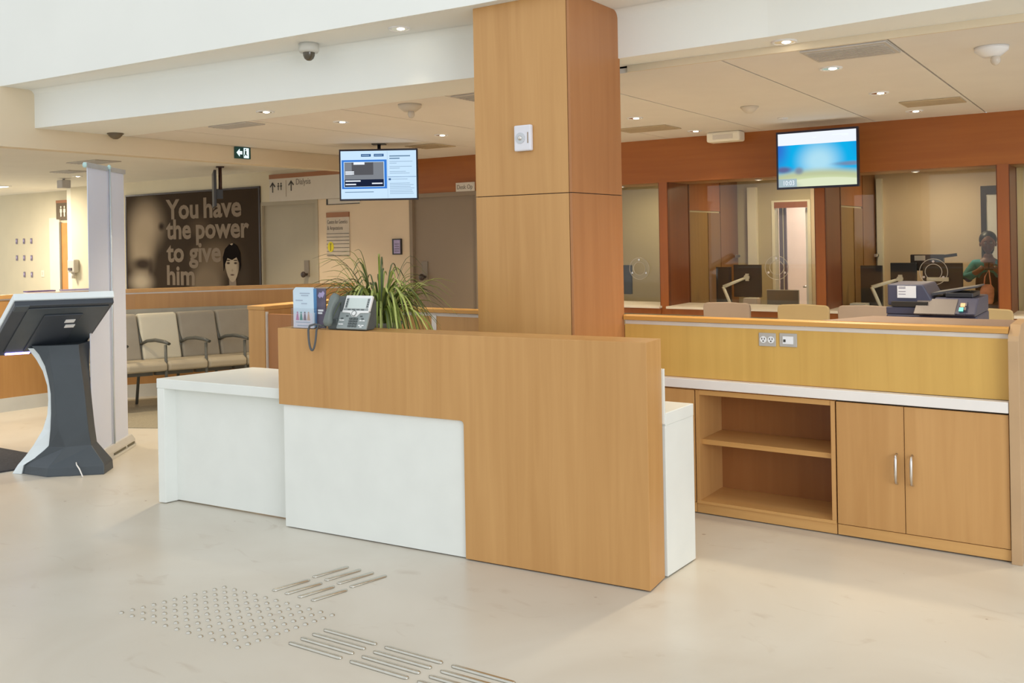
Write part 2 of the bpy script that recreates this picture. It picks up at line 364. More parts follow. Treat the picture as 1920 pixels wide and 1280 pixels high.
# back wall: cream part with the mural, recess with washroom door, doors, wood header, window posts
struct(bx(-15.05, -10.32, YW, YW+.15, 0, ZC).build('wall_mural', WALL_L))
struct(bx(-20, -15.05, 9.4, 9.55, 0, ZC).build('wall_far', WALL_L))
struct(bx(-15.17, -15.05, YW, 9.4, 0, ZC).build('wall_recess', CREAMW))
struct(bx(-10.32, -9.17, YW, YW+.15, 2.13, ZC).build('wall_over_door', WALL_L))
struct(bx(-9.17, -7.57, YW, YW+.15, 0, ZC).build('wall_beige', WALL))
def door(name, x0, x1, m, kx, kz):
    d = struct(bx(x0+.05, x1-.05, YW+.03, YW+.075, 0, 2.08).build(name, m))
    MB().box(x0, x0+.05, YW-.012, YW+.09, 0, 2.13).box(x1-.05, x1, YW-.012, YW+.09, 0, 2.13).box(x0+.05, x1-.05, YW-.012, YW+.09, 2.08, 2.13).build('frame', m, d, world=True)
    bx(kx-.045, kx+.045, YW+.015, YW+.03, kz-.03, kz+.19).build('lock_plate', mat('aged_steel', (.24, .20, .155), .5), d, world=True)
    k = MB().cyl((kx+.005, YW+.02, kz), (kx+.005, YW-.03, kz), .017).ball((kx+.005, YW-.05, kz), .042, .032, .042).build('knob', mat('dark_bronze', (.05, .035, .03), .3), d, world=True)
    return d
door('door_1', -10.32, -9.17, DOORG, -9.43, 1.12)
door('door_2', -7.57, -6.50, DOORB, -7.36, 1.10)
struct(bx(-7.57, -6.50, YW, YW+.15, 2.11, ZC).build('wall_header_door', CHERRY_X))
struct(bx(-6.50, -5.75, YW, YW+.15, 0, ZC).build('wall_wood', CHERRY_X))
struct(bx(-5.75, 3, YW-.02, YW+.15, 2.11, ZC).build('wall_header', CHERRY_X))
struct(bx(-5.75, 3, YW-.02, YW+.12, 0, .742).build('wall_under_windows', mat('grey_green_panel', (.40, .36, .26), .6)))
struct(bx(-5.75, 3, YW+.15, 9.5, 2.11, 2.25).build('wall_reveal_soffit', wood('tan_soffit', (.36, .20, .08), (.42, .25, .11), along='X')))
posts = [-5.73, -4.16, -2.555, -1.015, .53]
GY = 9.46
for i, x in enumerate(posts):
    t = struct(bx(x, x+.088, YW-.03, YW+.02, .74, 2.11).build('trim_%d' % (i+1), CHERRY))
    MB().box(x-.008, x, YW-.026, YW+.02, .74, 2.11).build('shadow_bead', CHERRY_D, t, world=True)
    MB().box(x+.088, x+.094, YW-.024, YW+.02, .74, 2.11).build('shadow_bead', CHERRY_D, t, world=True)
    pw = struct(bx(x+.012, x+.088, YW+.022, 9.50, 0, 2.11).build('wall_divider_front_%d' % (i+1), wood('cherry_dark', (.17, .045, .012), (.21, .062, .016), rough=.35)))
    bx(x+.088, x+.092, 9.47, 9.495, .74, 2.11).build('shadow_bead', CHERRY_D, pw, world=True)
    pb = struct(bx(x+.012, x+.060, 9.512, 11.0, 0, 2.25).build('wall_divider_%d' % (i+1), OLIVE))
    if i in (1, 2):
        bx(x+.060, x+.072, 9.52, 10.42, 1.83, 2.2).build('transom_panel', CHERRY, pb, world=True)
        bx(x+.060, x+.070, 9.52, 10.05, 0, 1.81).build('panel', wood('amber_panel', (.26, .14, .035), (.32, .18, .05)), pb, world=True)
        bx(x+.060, x+.074, 10.06, 10.42, 0, 1.81).build('panel', wood('brown_panel', (.20, .09, .024), (.25, .12, .033)), pb, world=True)
        bx(x+.060, x+.078, 10.43, 10.98, 0, 2.2).build('panel', wood('brown_panel2', (.21, .085, .027), (.26, .11, .035)), pb, world=True)
        MB().box(x+.078, x+.12, 10.90, 10.93, 1.28, 1.31).box(x+.105, x+.12, 10.80, 10.93, 1.28, 1.31).build('handle', CHROME, pb, world=True)
for i in range(4):
    x0, x1 = posts[i]+.088, posts[i+1]+.012
    sh = struct(bx(x0, x1, YW-.10, GY-.01, .805, .828).build('trim_%d' % (i+10), mat('booth_desk_white', (.80, .74, .62), .4)))
    bx(x0, x1, YW-.06, YW-.02, .745, .800).build('apron', CHERRY, sh, world=True)
    g = struct(bx(x0, x1, GY, GY+.010, .75, 2.11).build('window_%d' % (i+1), GLASS))
    rc = {0: -4.66, 1: -3.105, 2: -1.62, 3: .05}[i]; rz = {0: 1.195, 1: 1.207, 2: 1.172, 3: 1.2}[i]
    n = 36; ri, ro = .073, .122
    MB().loft([[(rc+r*math.cos(2*math.pi*k/n), y, rz+r*math.sin(2*math.pi*k/n)) for k in range(n)] for r, y in ((ri, GY-.001), (ri, GY-.014), (ro, GY-.014), (ro, GY-.001))], False, False).build('speech_ring', CLEAR, g, world=True)
    MB().tor((rc, GY-.014, rz), ro, .0026).build('outer_rim', mat('pale_rim', (.60, .56, .48), .3), g, world=True)
    MB().tor((rc, GY-.014, rz), ri, .0026).build('inner_rim', mat('pale_rim', (.60, .56, .48), .3), g, world=True)
    for a in (90, 210, 330):
        q = (rc+.098*math.cos(R(a)), GY-.014, rz+.098*math.sin(R(a)))
        MB().cyl(q, (q[0], q[1]-.010, q[2]), .011, n=12).build('screw', CHROME, g, world=True)
for x, lb in ((-3.20, 'small puck light under the wood header at the middle booth'), (-1.72, 'small puck light under the wood header at the copier booth'), (-4.75, 'small puck light under the wood header beside the column')):
    t = thing('puck_light', lb, 'light', (x, 9.22, 2.11), 0, 'puck lights')
    MB().lathe([(.0, -.001), (.038, -.001), (.036, -.010), (.026, -.012)], n=20).build('ring', WHITEP, t); MB().lathe([(.026, -.010), (.0, -.013)], n=20).build('lens', emis('puck_glow', (1, .85, .6), 2.5), t)
# booth rooms
struct(bx(-6.5, 3, YW+.15, 11.1, 2.25, 2.31).build('ceiling_booth', PAINT))
XD0, XD1 = -3.66, -3.20
struct(bx(-6.5, XD0, 11.0, 11.1, 0, 2.25).build('wall_booth_left', OLIVE))
struct(bx(XD0, XD1, 11.0, 11.1, 1.95, 2.25).build('wall_booth_over_door', OLIVE))
struct(bx(XD1, 3, 11.0, 11.1, 0, 2.25).build('wall_booth_right', WALL))
struct(bx(-6.6, -6.5, YW+.15, 11.0, 0, 2.25).build('wall_booth_end', OLIVE))
struct(bx(-3.945, -3.835, 10.94, 11.0, 0, 2.12).build('trim_6', CREAMW))
struct(bx(-2.455, -2.395, 10.94, 11.0, 0, 2.15).build('trim_7', CREAMW))
d = struct(MB().box(XD0, XD0+.035, 10.98, 11.12, 0, 1.95).box(XD1-.035, XD1, 10.98, 11.12, 0, 1.95).box(XD0+.035, XD1-.035, 10.98, 11.12, 1.90, 1.95).build('door_3', CREAMW))
bx(XD0+.035, XD1-.035, 10.97, 11.0, 1.86, 1.93).build('head_trim', CHERRY, d, world=True)
bx(XD0+.04, XD0+.125, 11.13, 11.16, 0, 1.88).build('side_light', mat('violet_grey_glass', (.16, .135, .20), .2, var=.05), d, world=True)
bx(XD0+.088, XD0+.094, 11.12, 11.13, 0, 1.88).build('glazing_bar', CREAMW, d, world=True)
bx(-3.295, -3.262, 11.10, 11.55, 0, 1.86).build('door_edge', WHITEP, d, world=True)
bx(-3.255, -3.205, 11.13, 11.55, 0, 1.80).build('door_leaf', ORANGE, d, world=True)
MB().cyl((-3.295, 11.14, .92), (-3.345, 11.14, .92), .012).cyl((-3.335, 11.14, .92), (-3.335, 11.22, .92), .010).build('lever_handle', CHROME, d, world=True)
struct(bx(-5.2, -1.5, 12.6, 12.7, 0, 2.4).build('wall_corridor', PINK))
struct(bx(-5.2, -1.5, 11.1, 12.7, 2.4, 2.46).build('ceiling_corridor', PAINT))
d = struct(MB().box(-1.405, -1.355, 10.95, 11.0, 0, 2.02).box(-1.355, -1.10, 10.95, 11.0, 1.93, 2.02).build('door_4', DARKBRN))
bx(-1.355, -1.10, 10.965, 10.995, 0, 1.93).build('door_leaf', WHITEP, d, world=True)
# washroom doorway at the far left
d = struct(MB().box(-16.45, -16.12, 9.36, 9.4, 0, 2.08).build('door_5', CREAMW))
bx(-16.12, -15.80, 9.365, 9.395, 0, 1.98).build('door_leaf', ORANGE, d, world=True)
bx(-16.12, -16.06, 9.355, 9.365, 0, 2.0).build('frame', mat('bronze_frame', (.20, .16, .10), .5), d, world=True)
# wood-clad column
cm = struct(bx(-3.168, -2.544, 4.352, 4.93, 0, Z1).build('wall_column', SHADE))
for z0, z1 in ((.0, 1.793), (1.797, Z1)):
    bx(-3.175, -2.556, 4.345, 4.36, z0, z1).build('panel', MAPLE, cm, world=True, bevel=.0015)
    bx(-2.552, -2.536, 4.345, 4.93, z0, z1).build('panel', wood('maple_shaded', (.37, .155, .056), (.44, .20, .078)), cm, world=True, bevel=.0015)  # side face: same maple with its shade put into the colour
    bx(-3.175, -3.16, 4.362, 4.93, z0, z1).build('panel', MAPLE, cm, world=True, bevel=.0015)

# ------------------------------------------------------------------ ceiling fittings
def downlight(x, y, z, label, group, power=None):
    t = thing('downlight', label, 'light', (x, y, z), 0, group)
    MB().lathe([(.052, -.001), (.056, -.008), (.068, -.008), (.070, 0)], n=28).build('trim_ring', WHITEP, t)
    MB().lathe([(.052, -.004), (.04, .0), (.02, .001)], n=24, cap=True).xf(Matrix.Translation((0, 0, -.002))).build('reflector', mat('lamp_reflector', (.8, .74, .6), .15, metal=1), t)
    MB().ball((.012, 0, -.004), .026, .026, .008).build('lamp', LAMP, t)
    l = bpy.data.lights.new('lamp_light', 'SPOT'); l.energy = SPOT_W if power is None else power; l.color = WARM; l.spot_size = R(112 if z < 2.7 else 84); l.spot_blend = .9; l.shadow_soft_size = .06
    lo = bpy.data.objects.new('lamp_light', l); col.objects.link(lo); lo.parent = t; lo.location = (0, 0, -.05)
for x, rows, tx in ((-5.55, [(4.88, 'in the soffit edge, nearest the dome camera row'), (5.70, 'second from the bulkhead, left of the column'), (7.05, 'above the wayfinding screen')], 'left'),
                    (-3.555, [(7.17, 'just right of the column'), (8.45, 'close to the wood header right of the column')], 'mid'),
                    (-1.56, [(5.83, 'beside the large grey ceiling grille'), (7.09, 'third from the bulkhead on the right'), (8.36, 'nearest the wood header, by the tan slot')], 'right')):
    for y, d in rows: downlight(x, y, ZC, 'round recessed ceiling downlight '+d, 'recessed downlights', 22 if y > 8.2 else 40 if (x > -2 and y < 5) else None)
downlight(-3.83, 4.46, Z1, 'round recessed downlight in the high soffit left of the column', 'recessed downlights', 5)
downlight(-1.60, 5.06, 2.60, 'round recessed ceiling downlight in the bulkhead soffit, largest in view', 'recessed downlights', 40)
downlight(-1.83, 4.46, Z1, 'round recessed downlight added in the high soffit to light the counter', 'recessed downlights', 12)  # added above the frame to brighten the counter front
downlight(-8.45, 4.05, ZC, 'round recessed ceiling downlight added beyond the left edge to light the low partition', 'recessed downlights', 130)  # added out of view to brighten the partition's left end
downlight(-3.555, 5.83, ZC, 'round recessed ceiling downlight added unseen behind the column', 'recessed downlights')  # continues the grid out of sight, added for more light at the back
downlight(-5.55, 8.40, ZC, 'round recessed ceiling downlight added unseen by the brown door, behind the column', 'recessed downlights')  # another grid position out of sight, added to lift the back wall
downlight(-9.0, 7.8, ZC, 'round recessed ceiling downlight added unseen behind the beam to light the doors', 'recessed downlights', 80)  # concealed by the beam, added to brighten the hallway
downlight(-8.6, 6.0, ZC, 'round recessed ceiling downlight added unseen behind the beam to light the chairs', 'recessed downlights', 34)  # concealed by the beam, added to brighten the seating
downlight(.4, 5.83, ZC, 'round recessed ceiling downlight outside the right edge', 'recessed downlights', 34)
downlight(.4, 8.0, ZC, 'round recessed ceiling downlight far outside the right edge', 'recessed downlights')
def plate(name, x0, x1, y0, y1, m, label, cat, slats=0):
    t = thing(name, label, cat, ((x0+x1)/2, (y0+y1)/2, ZC), 0, 'ceiling grilles')
    bx(x0, x1, y0, y1, ZC-.010, ZC-.001).build('frame', m, t, world=True, bevel=.003)
    n = slats
    for k in range(n):
        yy = y0+.03+(y1-y0-.06)*(k+.5)/n
        bx(x0+.02, x1-.02, yy-.008, yy+.008, ZC-.014, ZC-.010).build('slat', m, t, world=True)
    return t
plate('ceiling_grille', -1.555, -1.10, 5.18, 5.55, GREYP, 'large grey square ceiling grille right of the column', 'vent', 9)
plate('ceiling_grille', -6.60, -6.12, 4.93+.24, 5.33+.05, GREYP, 'flat grey ceiling grille above the left waiting area', 'vent', 5)
plate('ceiling_grille', -4.0, -3.5, 5.19, 5.52, GREYP, 'grey ceiling grille half hidden behind the column', 'vent', 7)
plate('ceiling_slot', -1.55, -1.115, 7.70, 8.03, TANP, 'tan recessed ceiling slot near the wood header at right', 'vent', 6)
plate('ceiling_slot', -4.08, -3.55, 7.77, 8.13, TANP, 'tan recessed ceiling slot just right of the column', 'vent', 6)
plate('ceiling_slot', -6.48, -6.08, 7.60, 7.97, TANP, 'tan recessed ceiling slot behind the wayfinding screen', 'vent', 6)
plate('ceiling_grille', -10.65, -10.05, 6.28, 6.62, GREYP, 'grey ceiling grille behind the top of the banner stand', 'vent', 6)
plate('ceiling_grille', -12.1, -11.65, 6.9, 7.2, GREYP, 'small grey ceiling grille left of the banner stand', 'vent', 6)
t = thing('security_camera', 'white dome security camera with dark dome under the high soffit', 'camera', (-4.6, 4.43, Z1))
MB().lathe([(.0, -.002), (.068, -.002), (.068, -.045), (.060, -.060), (.02, -.060)], n=28).build('housing', mat('grey_white_plastic', (.60, .60, .56), .45), t)
MB().lathe([(.040, -.060), (.039, -.080), (.030, -.100), (.014, -.112), (.001, -.114)], n=24).build('dome', SMOKE, t)
def smallcam(x, y, label, m=WHITEP):
    t = thing('ceiling_sensor', label, 'sensor', (x, y, ZC))
    MB().lathe([(.0, -.001), (.088, -.001), (.085, -.022), (.045, -.055), (.0, -.056)], n=24).build('base', m, t)
    MB().ball((.02, -.01, -.075), .026, .026, .03).cyl((.02, -.01, -.05), (.02, -.01, -.07), .018).build('lens', mat('sensor_lens', (.62, .56, .48), .2), t)
smallcam(-.67, 5.75, 'white cone-shaped ceiling sensor at far upper right')
smallcam(-4.48, 5.32, 'white cone-shaped ceiling sensor left of the column', mat('beige_plastic', (.60, .54, .45), .5))
def detector(x, y, m, label, z=ZC):
    t = thing('smoke_detector', label, 'detector', (x, y, z))
    MB().lathe([(.0, -.001), (.062, -.001), (.06, -.018), (.04, -.04), (.02, -.052), (.001, -.054)], n=22).build('cover', m, t)
    MB().lathe([(.063, -.001), (.070, -.001), (.070, -.010), (.063, -.012)], n=22).build('base_ring', m, t)
detector(-2.55, 7.165, mat('beige_plastic', (.60, .54, .45), .5), 'beige round smoke detector between column and wall screen')
detector(-7.60, 4.95, mat('bronze_plastic', (.14, .11, .07), .45), 'dark bronze domed detector under the left bulkhead end', ZC)
t = thing('ceiling_box', 'pale rounded box hanging from the ceiling against the wood header', 'speaker', (-3.36, 8.75, ZC))
MB().box(-.17, .17, -.08, .08, -.10, -.001).build('case', CREAMW, t, bevel=.02); bx(-.10, .10, -.085, -.08, -.075, -.03).build('face', SIGNW, t)
t = thing('sprinkler', 'tiny white sprinkler cover on the ceiling above the wall screen', 'sprinkler', (-2.57, 8.05, ZC))
MB().lathe([(.0, -.001), (.045, -.001), (.042, -.008), (.0, -.009)], n=20).build('cover_plate', WHITEP, t); MB().cyl((0, 0, -.008), (0, 0, -.014), .008).build('pin', CHROME, t)
# ceiling light panel at far left
t = thing('ceiling_light_panel', 'bright rectangular ceiling light at the far left', 'light', (-15.55, 7.9, ZC))
bx(-.62, .30, -.16, .16, -.012, -.001).build('frame', WHITEP, t); bx(-.58, .26, -.13, .13, -.016, -.012).build('diffuser', PANEL, t)
def area(parent, loc, sx, sy, e, c=(1, .9, .72)):
    l = bpy.data.lights.new('panel_light', 'AREA'); l.shape = 'RECTANGLE'; l.size = sx; l.size_y = sy; l.energy = e; l.color = c
    lo = bpy.data.objects.new('panel_light', l); col.objects.link(lo); lo.parent = parent; lo.location = loc; return lo
area(t, (-.15, 0, -.03), .8, .25, 60)
for x, y, e in ((-12.6, 7.6, 30), (-10.2, 5.2, 14)):
    downlight(x, y, ZC, 'round recessed ceiling downlight over the waiting chairs' if e and x > -11 else 'round recessed ceiling downlight in front of the mural', 'recessed downlights', e)
# booth ceiling lights
for i, (x, e, lb) in enumerate(((-5.0, 6, 'round ceiling light in the booth beside the column'), (-3.25, 8, 'round ceiling light in the middle booth'), (-1.75, 6, 'round ceiling light in the booth behind the copier'), (-.2, 4, 'round ceiling light in the last booth outside the frame'))):
    t = thing('booth_ceiling_light', lb, 'light', (x, 10.25, 2.25), 0, 'booth ceiling lights')
    MB().lathe([(.0, -.001), (.12, -.001), (.12, -.012), (.095, -.014)], n=26).build('ring', WHITEP, t)
    MB().lathe([(.095, -.012), (.05, -.02), (.001, -.022)], n=26).build('diffuser', PANEL, t)
    area(t, (0, 0, -.04), .25, .25, e, (1, .82, .52))
t = thing('corridor_light', 'square ceiling light in the bright corridor beyond the booth door', 'light', (-3.4, 11.9, 2.4))
bx(-.3, .3, -.3, .3, -.02, -.001).build('frame', WHITEP, t); bx(-.27, .27, -.27, .27, -.025, -.02).build('diffuser', PANEL, t); area(t, (0, 0, -.04), .5, .5, 14, (1, .93, .88))

# ------------------------------------------------------------------ reception desk (local frame: x along the front, y to the back)
desk = thing('reception_desk', 'white and maple reception desk with raised front in the middle of the hall', 'desk', (-1.795, 3.691, 0), R(5))
arc = [(-.946-.018+.018*math.cos(R(a)), .673-.018+.018*math.sin(R(a))) for a in (0, 30, 60, 90)]
MB().prismY([(-2.132, .673)]+arc[::-1]+[(-.946, .006), (0, .006), (0, 1.088), (-2.132, 1.088)], 0, .185).build('wood_front', MAPLE, desk, bevel=.002)
bx(-2.112, -.947, .016, .180, .006, .690).build('front_panel', WHITE, desk)
bx(-2.10, .010, .186, .200, .70, .95).build('back_panel', WHITE, desk, bevel=.002)
wt = MB().prism([(-3.155, .045), (-2.135, .045), (-2.135, .201), (.010, .201), (.047, .490), (-2.90, .655), (-2.965, .650)], .690, .748).build('worktop', WHITE, desk, bevel=.003)
MB().prism([(-3.145, .040), (-3.093, .046), (-2.93, .620), (-2.975, .625)], .004, .690).build('end_panel', WHITE, desk, bevel=.003)
bx(-3.09, -2.134, .118, .14, .010, .690).build('modesty_panel', WHITE, desk)
MB().prism([(-.03, .201), (.008, .201), (.046, .488), (.012, .492)], .006, .690).build('end_panel', WHITE, desk, bevel=.002)
bx(-2.02, -.03, .201, .216, .010, .690).build('knee_panel', WHITE, desk)
MB().box(-2.08, -.96, .03, .08, 0, .006).box(-.93, -.03, .012, .17, 0, .006).build('plinth', SHADE, desk)

# ------------------------------------------------------------------ back counter
XE = -.522
cw = thing('counter_screen', 'maple counter back panel with pale reveal strip and top ledge behind the column', 'counter', (-3.0, 5.1, 0))
for a, b in ((-5.2, -3.18), (-2.53, XE-.002)):
    bx(a, b, 4.925, 4.965, .752, 1.040).build('upper_panel', MAPLE_LIT if b > -1 else MAPLE, cw, world=True)
    bx(a, b, 4.930, 4.960, 1.040, 1.062).build('reveal_strip', mat('pale_aluminium', (.74, .70, .64), .4), cw, world=True)
    MB().prismX([(4.905, 1.066), (4.905, 1.088), (4.915, 1.095), (4.95, 1.095), (4.95, 1.066)], a, b).build('ledge_nosing', wood('amber_nosing', (.54, .27, .06), (.62, .33, .09), along='X'), cw, world=True)
MB().prism([(-1.40, 4.951), (XE-.002, 4.951), (XE-.002, 5.32), (-1.22, 5.32)], 1.066, 1.096).build('ledge_top', mat('mauve_laminate', (.27, .185, .14), .5, var=.03), cw, world=True)
bx(-5.2, XE-.002, 5.25, 5.275, 0, 1.0).build('public_panel', MAPLE, cw, world=True)
bx(-3.985, -3.945, 4.918, 4.925, .752, 1.045).build('joint_strip', mat('pale_aluminium', (.74, .70, .64), .4), cw, world=True)
MB().prismX([(4.868, 0), (4.868, 1.035), (4.885, 1.058), (4.99, 1.104), (5.32, 1.104), (5.32, 0)], XE, XE+.045).build('end_panel', mat('tan_laminate', (.50, .33, .18), .45, var=.04), cw, world=True, bevel=.002)
MB().box(-5.395, -5.222, 4.55, 5.32, 0, 1.072).build('wing_panel', MAPLE, cw, world=True, bevel=.003)
bx(-5.40, -5.218, 4.545, 5.32, 1.072, 1.10).build('wing_cap', MAPLE_X, cw, world=True, bevel=.003)
MB().box(-5.222, -5.214, 4.560, 4.58, 0, 1.06).build('wing_reveal', mat('pale_aluminium', (.74, .70, .64), .4), cw, world=True)
bx(-5.213, -4.30, 4.575, 4.60, 0, 1.045).build('wing_return', wood('maple_shaded', (.37, .155, .056), (.44, .20, .078)), cw, world=True)  # reuses the shade-darkened maple of the column side
# worktop
wk = tag(MB().box(-2.53, XE-.002, 4.872, 4.924, .698, .750).build('counter_worktop', mat('white_worktop', (.84, .81, .78), .35, var=.02), bevel=.003), 'narrow white worktop strip above the maple cabinets at right', 'worktop')
# open shelf unit
x0, x1 = -2.08, -1.318
t = thing('shelf_cabinet', 'open maple cabinet with one middle shelf under the white worktop', 'cabinet', ((x0+x1)/2, 5.05, 0))
bx(x0, x0+.022, 4.885, 5.24, .075, .690).build('side', MAPLE, t, world=True, bevel=.001); bx(x1-.022, x1, 4.885, 5.24, .075, .690).build('side', MAPLE, t, world=True, bevel=.001)
bx(x0+.022, x1-.022, 4.89, 5.22, .664, .690).build('top', MAPLE_X, t, world=True); bx(x0, x1, 4.884, 5.22, .060, .075).build('bottom', MAPLE_X, t, world=True)
bx(x0+.022, x1-.022, 4.915, 5.21, .385, .412).build('shelf', MAPLE_X, t, world=True, bevel=.001)
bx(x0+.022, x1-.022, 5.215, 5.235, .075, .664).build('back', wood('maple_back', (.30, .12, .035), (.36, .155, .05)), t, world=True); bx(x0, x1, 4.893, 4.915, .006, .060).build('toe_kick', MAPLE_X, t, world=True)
for z in (.60, .52, .46):
    pass
# cupboard with two doors
x0, x1, xm = -1.312, XE-.003, -.985
t = thing('door_cabinet', 'maple base cabinet with two doors and curved chrome handles', 'cabinet', ((x0+x1)/2, 5.05, 0))
bx(x0, x1, 4.905, 5.24, .060, .692).build('body', SHADE, t, world=True)
for a, b, h in ((x0+.001, xm-.0015, xm-.036), (xm+.0015, x1-.001, xm+.036)):
    d = bx(a, b, 4.884, 4.904, .064, .688).build('door', MAPLE, t, world=True, bevel=.0012)
    MB().tube([(h, 4.884, .452), (h, 4.858, .446), (h, 4.850, .42), (h, 4.850, .36), (h, 4.858, .315), (h, 4.884, .306)], [.006, .007, .008, .008, .007, .006]).build('handle', CHROME, d, world=True)
bx(x0, x1, 4.889, 4.91, .008, .060).build('toe_kick', MAPLE_X, t, world=True)
# closed units
t = thing('panel_cabinet', 'plain maple base cabinet between column and open shelf', 'cabinet', (-2.3, 5.05, 0))
bx(-2.525, -2.083, 4.905, 5.24, .060, .690).build('body', MAPLE, t, world=True); bx(-2.522, -2.086, 4.884, 4.904, .064, .688).build('door', MAPLE, t, world=True, bevel=.0012); bx(-2.525, -2.083, 4.893, 4.91, .006, .060).build('toe_kick', MAPLE_X, t, world=True)
t = thing('panel_cabinet', 'maple base cabinet left of the column behind the desk', 'cabinet', (-3.7, 5.05, 0))
bx(-4.28, -3.185, 4.905, 5.24, .060, .748).build('body', MAPLE, t, world=True); bx(-4.278, -3.735, 4.884, 4.904, .064, .745).build('door', MAPLE, t, world=True, bevel=.0012); bx(-3.73, -3.187, 4.884, 4.904, .064, .745).build('door', MAPLE, t, world=True, bevel=.0012); bx(-4.28, -3.185, 4.893, 4.91, .006, .060).build('toe_kick', MAPLE_X, t, world=True)
# outlets on the counter panel
OUTP = mat('grey_outlet_plate', (.45, .43, .40), .4)
def outlet(x, z, kind, label, y=4.925):
    t = thing('wall_outlet', label, 'outlet', (x, y, z))
    bx(-.047, .047, -.006, 0, -.036, .036).build('plate', OUTP, t, bevel=.003)
    if kind == 'power':
        for s in (-1, 1):
            k = MB().cyl((s*.021, -.006, 0), (s*.021, -.009, 0), .018, n=20).build('socket', PAPER, t)
            MB().box(s*.021-.009, s*.021-.005, -.0105, -.009, .0, .010).box(s*.021+.005, s*.021+.009, -.0105, -.009, .0, .010).cyl((s*.021, -.009, -.008), (s*.021, -.0105, -.008), .004, n=10).build('slot', INK, k)
    else:
        bx(-.028, .028, -.010, -.006, -.020, .020).build('insert', PAPER, t); bx(-.024, -.012, -.012, -.010, -.010, .004).build('jack', INK, t)
outlet(-1.676, .985, 'power', 'double power outlet on the counter panel right of the column')
outlet(-1.563, .987, 'data', 'white data outlet beside the power outlet at right')
outlet(-4.322, .978, 'data', 'white data outlet on the counter panel under the plant')
outlet(-4.432, .978, 'power', 'power outlet half hidden by hanging plant leaves')

# ------------------------------------------------------------------ column device
t = thing('wall_call_point', 'white push-button call point high on the column', 'call point', (-2.832, 4.345, 2.108))
MB().box(-.056, .056, -.028, 0, -.072, .072).build('case', mat('white_lilac_plastic', (.74, .74, .80), .4), t, bevel=.008)
MB().cyl((-.012, -.028, .0), (-.012, -.032, .0), .030, n=24).build('bezel', mat('pale_grey_plastic', (.55, .58, .62), .3), t)
MB().ball((-.012, -.034, 0), .013, .008, .013).build('button', CHROME, t)
bx(.034, .040, -.0295, -.028, -.03, .03).build('lettering_strip', INKB, t)

# ------------------------------------------------------------------ things on the desk
def dl(p): return MW['reception_desk'] @ Vector(p)
rzD = R(5)
# desk phone
p = dl((-1.70, .030, 1.088))
ph = thing('desk_phone', 'grey office desk phone with silver trim on the raised desk front', 'phone', p, rzD)
RM = Matrix.Rotation(R(-24), 4, 'X')      # face plate leans back
def face(mb): return mb.xf(Matrix.Translation((0, -.012, .004)) @ RM)
MB().prismX([(-.012, .002), (.062, .002), (.085, .03), (.085, .15), (.062, .175), (.052, .170)], -.095, .155).build('body', PHONED, ph, bevel=.004)
face(MB().box(-.03, .165, -.014, 0, 0, .095)).build('key_deck', PHONEG, ph, bevel=.004)
face(MB().box(-.012, .160, -.018, 0, .098, .185)).build('display_frame', PHONEL, ph, bevel=.004)
face(MB().box(.018, .134, -.020, -.018, .112, .168)).build('display', LCD, ph)
face(MB().box(-.006, .156, -.0185, -.0175, .100, .110).box(.0, .014, -.0195, -.018, .112, .168).box(.138, .152, -.0195, -.018, .112, .168)).build('display_border', PHONEG, ph)
for k in range(4):
    face(MB().box(.022+k*.029, .040+k*.029, -.020, -.0185, .102, .107)).build('soft_key', PHONED, ph)
    face(MB().box(.003, .011, -.021, -.0195, .120+k*.012, .126+k*.012)).build('line_key', PHONED, ph)
    face(MB().box(.141, .149, -.021, -.0195, .120+k*.012, .126+k*.012)).build('line_key', PHONED, ph)
face(MB().prismY([(-.012, .100), (-.012, .088), (.040, .086), (.060, .066), (.088, .066), (.106, .086), (.160, .088), (.160, .100)], -.020, -.013)).build('silver_band', PHONEL, ph, bevel=.002)
face(MB().cyl((.074, -.020, .082), (.074, -.026, .082), .0135, n=24)).build('navigation_ring', PHONEL, ph)
face(MB().tor((.074, -.0255, .082), .0135, .0016, n=24, m=6)).build('navigation_rim', PHONED, ph)
for r in range(4):
    for c in range(3):
        face(MB().box(.045+c*.020, .061+c*.020, -.0185, -.014, .010+r*.0135, .0195+r*.0135)).build('number_key', PHONED, ph, bevel=.001)
for (kx, kz) in ((-.012, .046), (.004, .046), (-.004, .056), (-.012, .024), (.004, .024), (.120, .046), (.140, .046), (.130, .056), (.120, .020), (.140, .020), (.130, .012), (.026, .070), (.118, .070)):
    face(MB().box(kx-.007, kx+.007, -.0165, -.014, kz-.003, kz+.003)).build('function_key', PHONEL if kz < .05 else PHONED, ph)
hs = MB()
pts = []
for k in range(9):
    q = k/8; pts.append((-.068, -.048-.018*math.sin(math.pi*q)+.045*q, .016+.160*q))
hs.tube(pts, [.020, .0255, .022, .019, .018, .019, .022, .0255, .020], n=12)
hs.xf(Matrix.Translation((0, 0, 0)) @ Matrix.Rotation(R(9), 4, 'Y')).build('handset', mat('phone_handset_plastic', (.16, .19, .18), .45, var=.04), ph)
MB().box(-.095, -.032, -.012, .05, .006, .060).build('cradle', PHONED, ph, bevel=.004)
cd = []
for k in range(41):
    q = k/40; a = math.pi*q
    cd.append((-.160+.028*-math.cos(a)-.0, -.056-.006*math.sin(a), .018-.125*math.sin(a)))
cd = [(-.085, -.045, .020), (-.150, -.050, .030), (-.182, -.054, .022)]+[(x-.002, y, z) for x, y, z in cd[2:-2]]+[(-.120, -.052, .030), (-.100, -.05, .022)]
MB().tube(cd, .0058, n=8).build('cord', mat('cord_grey_plastic', (.09, .095, .10), .5, var=.05), ph)
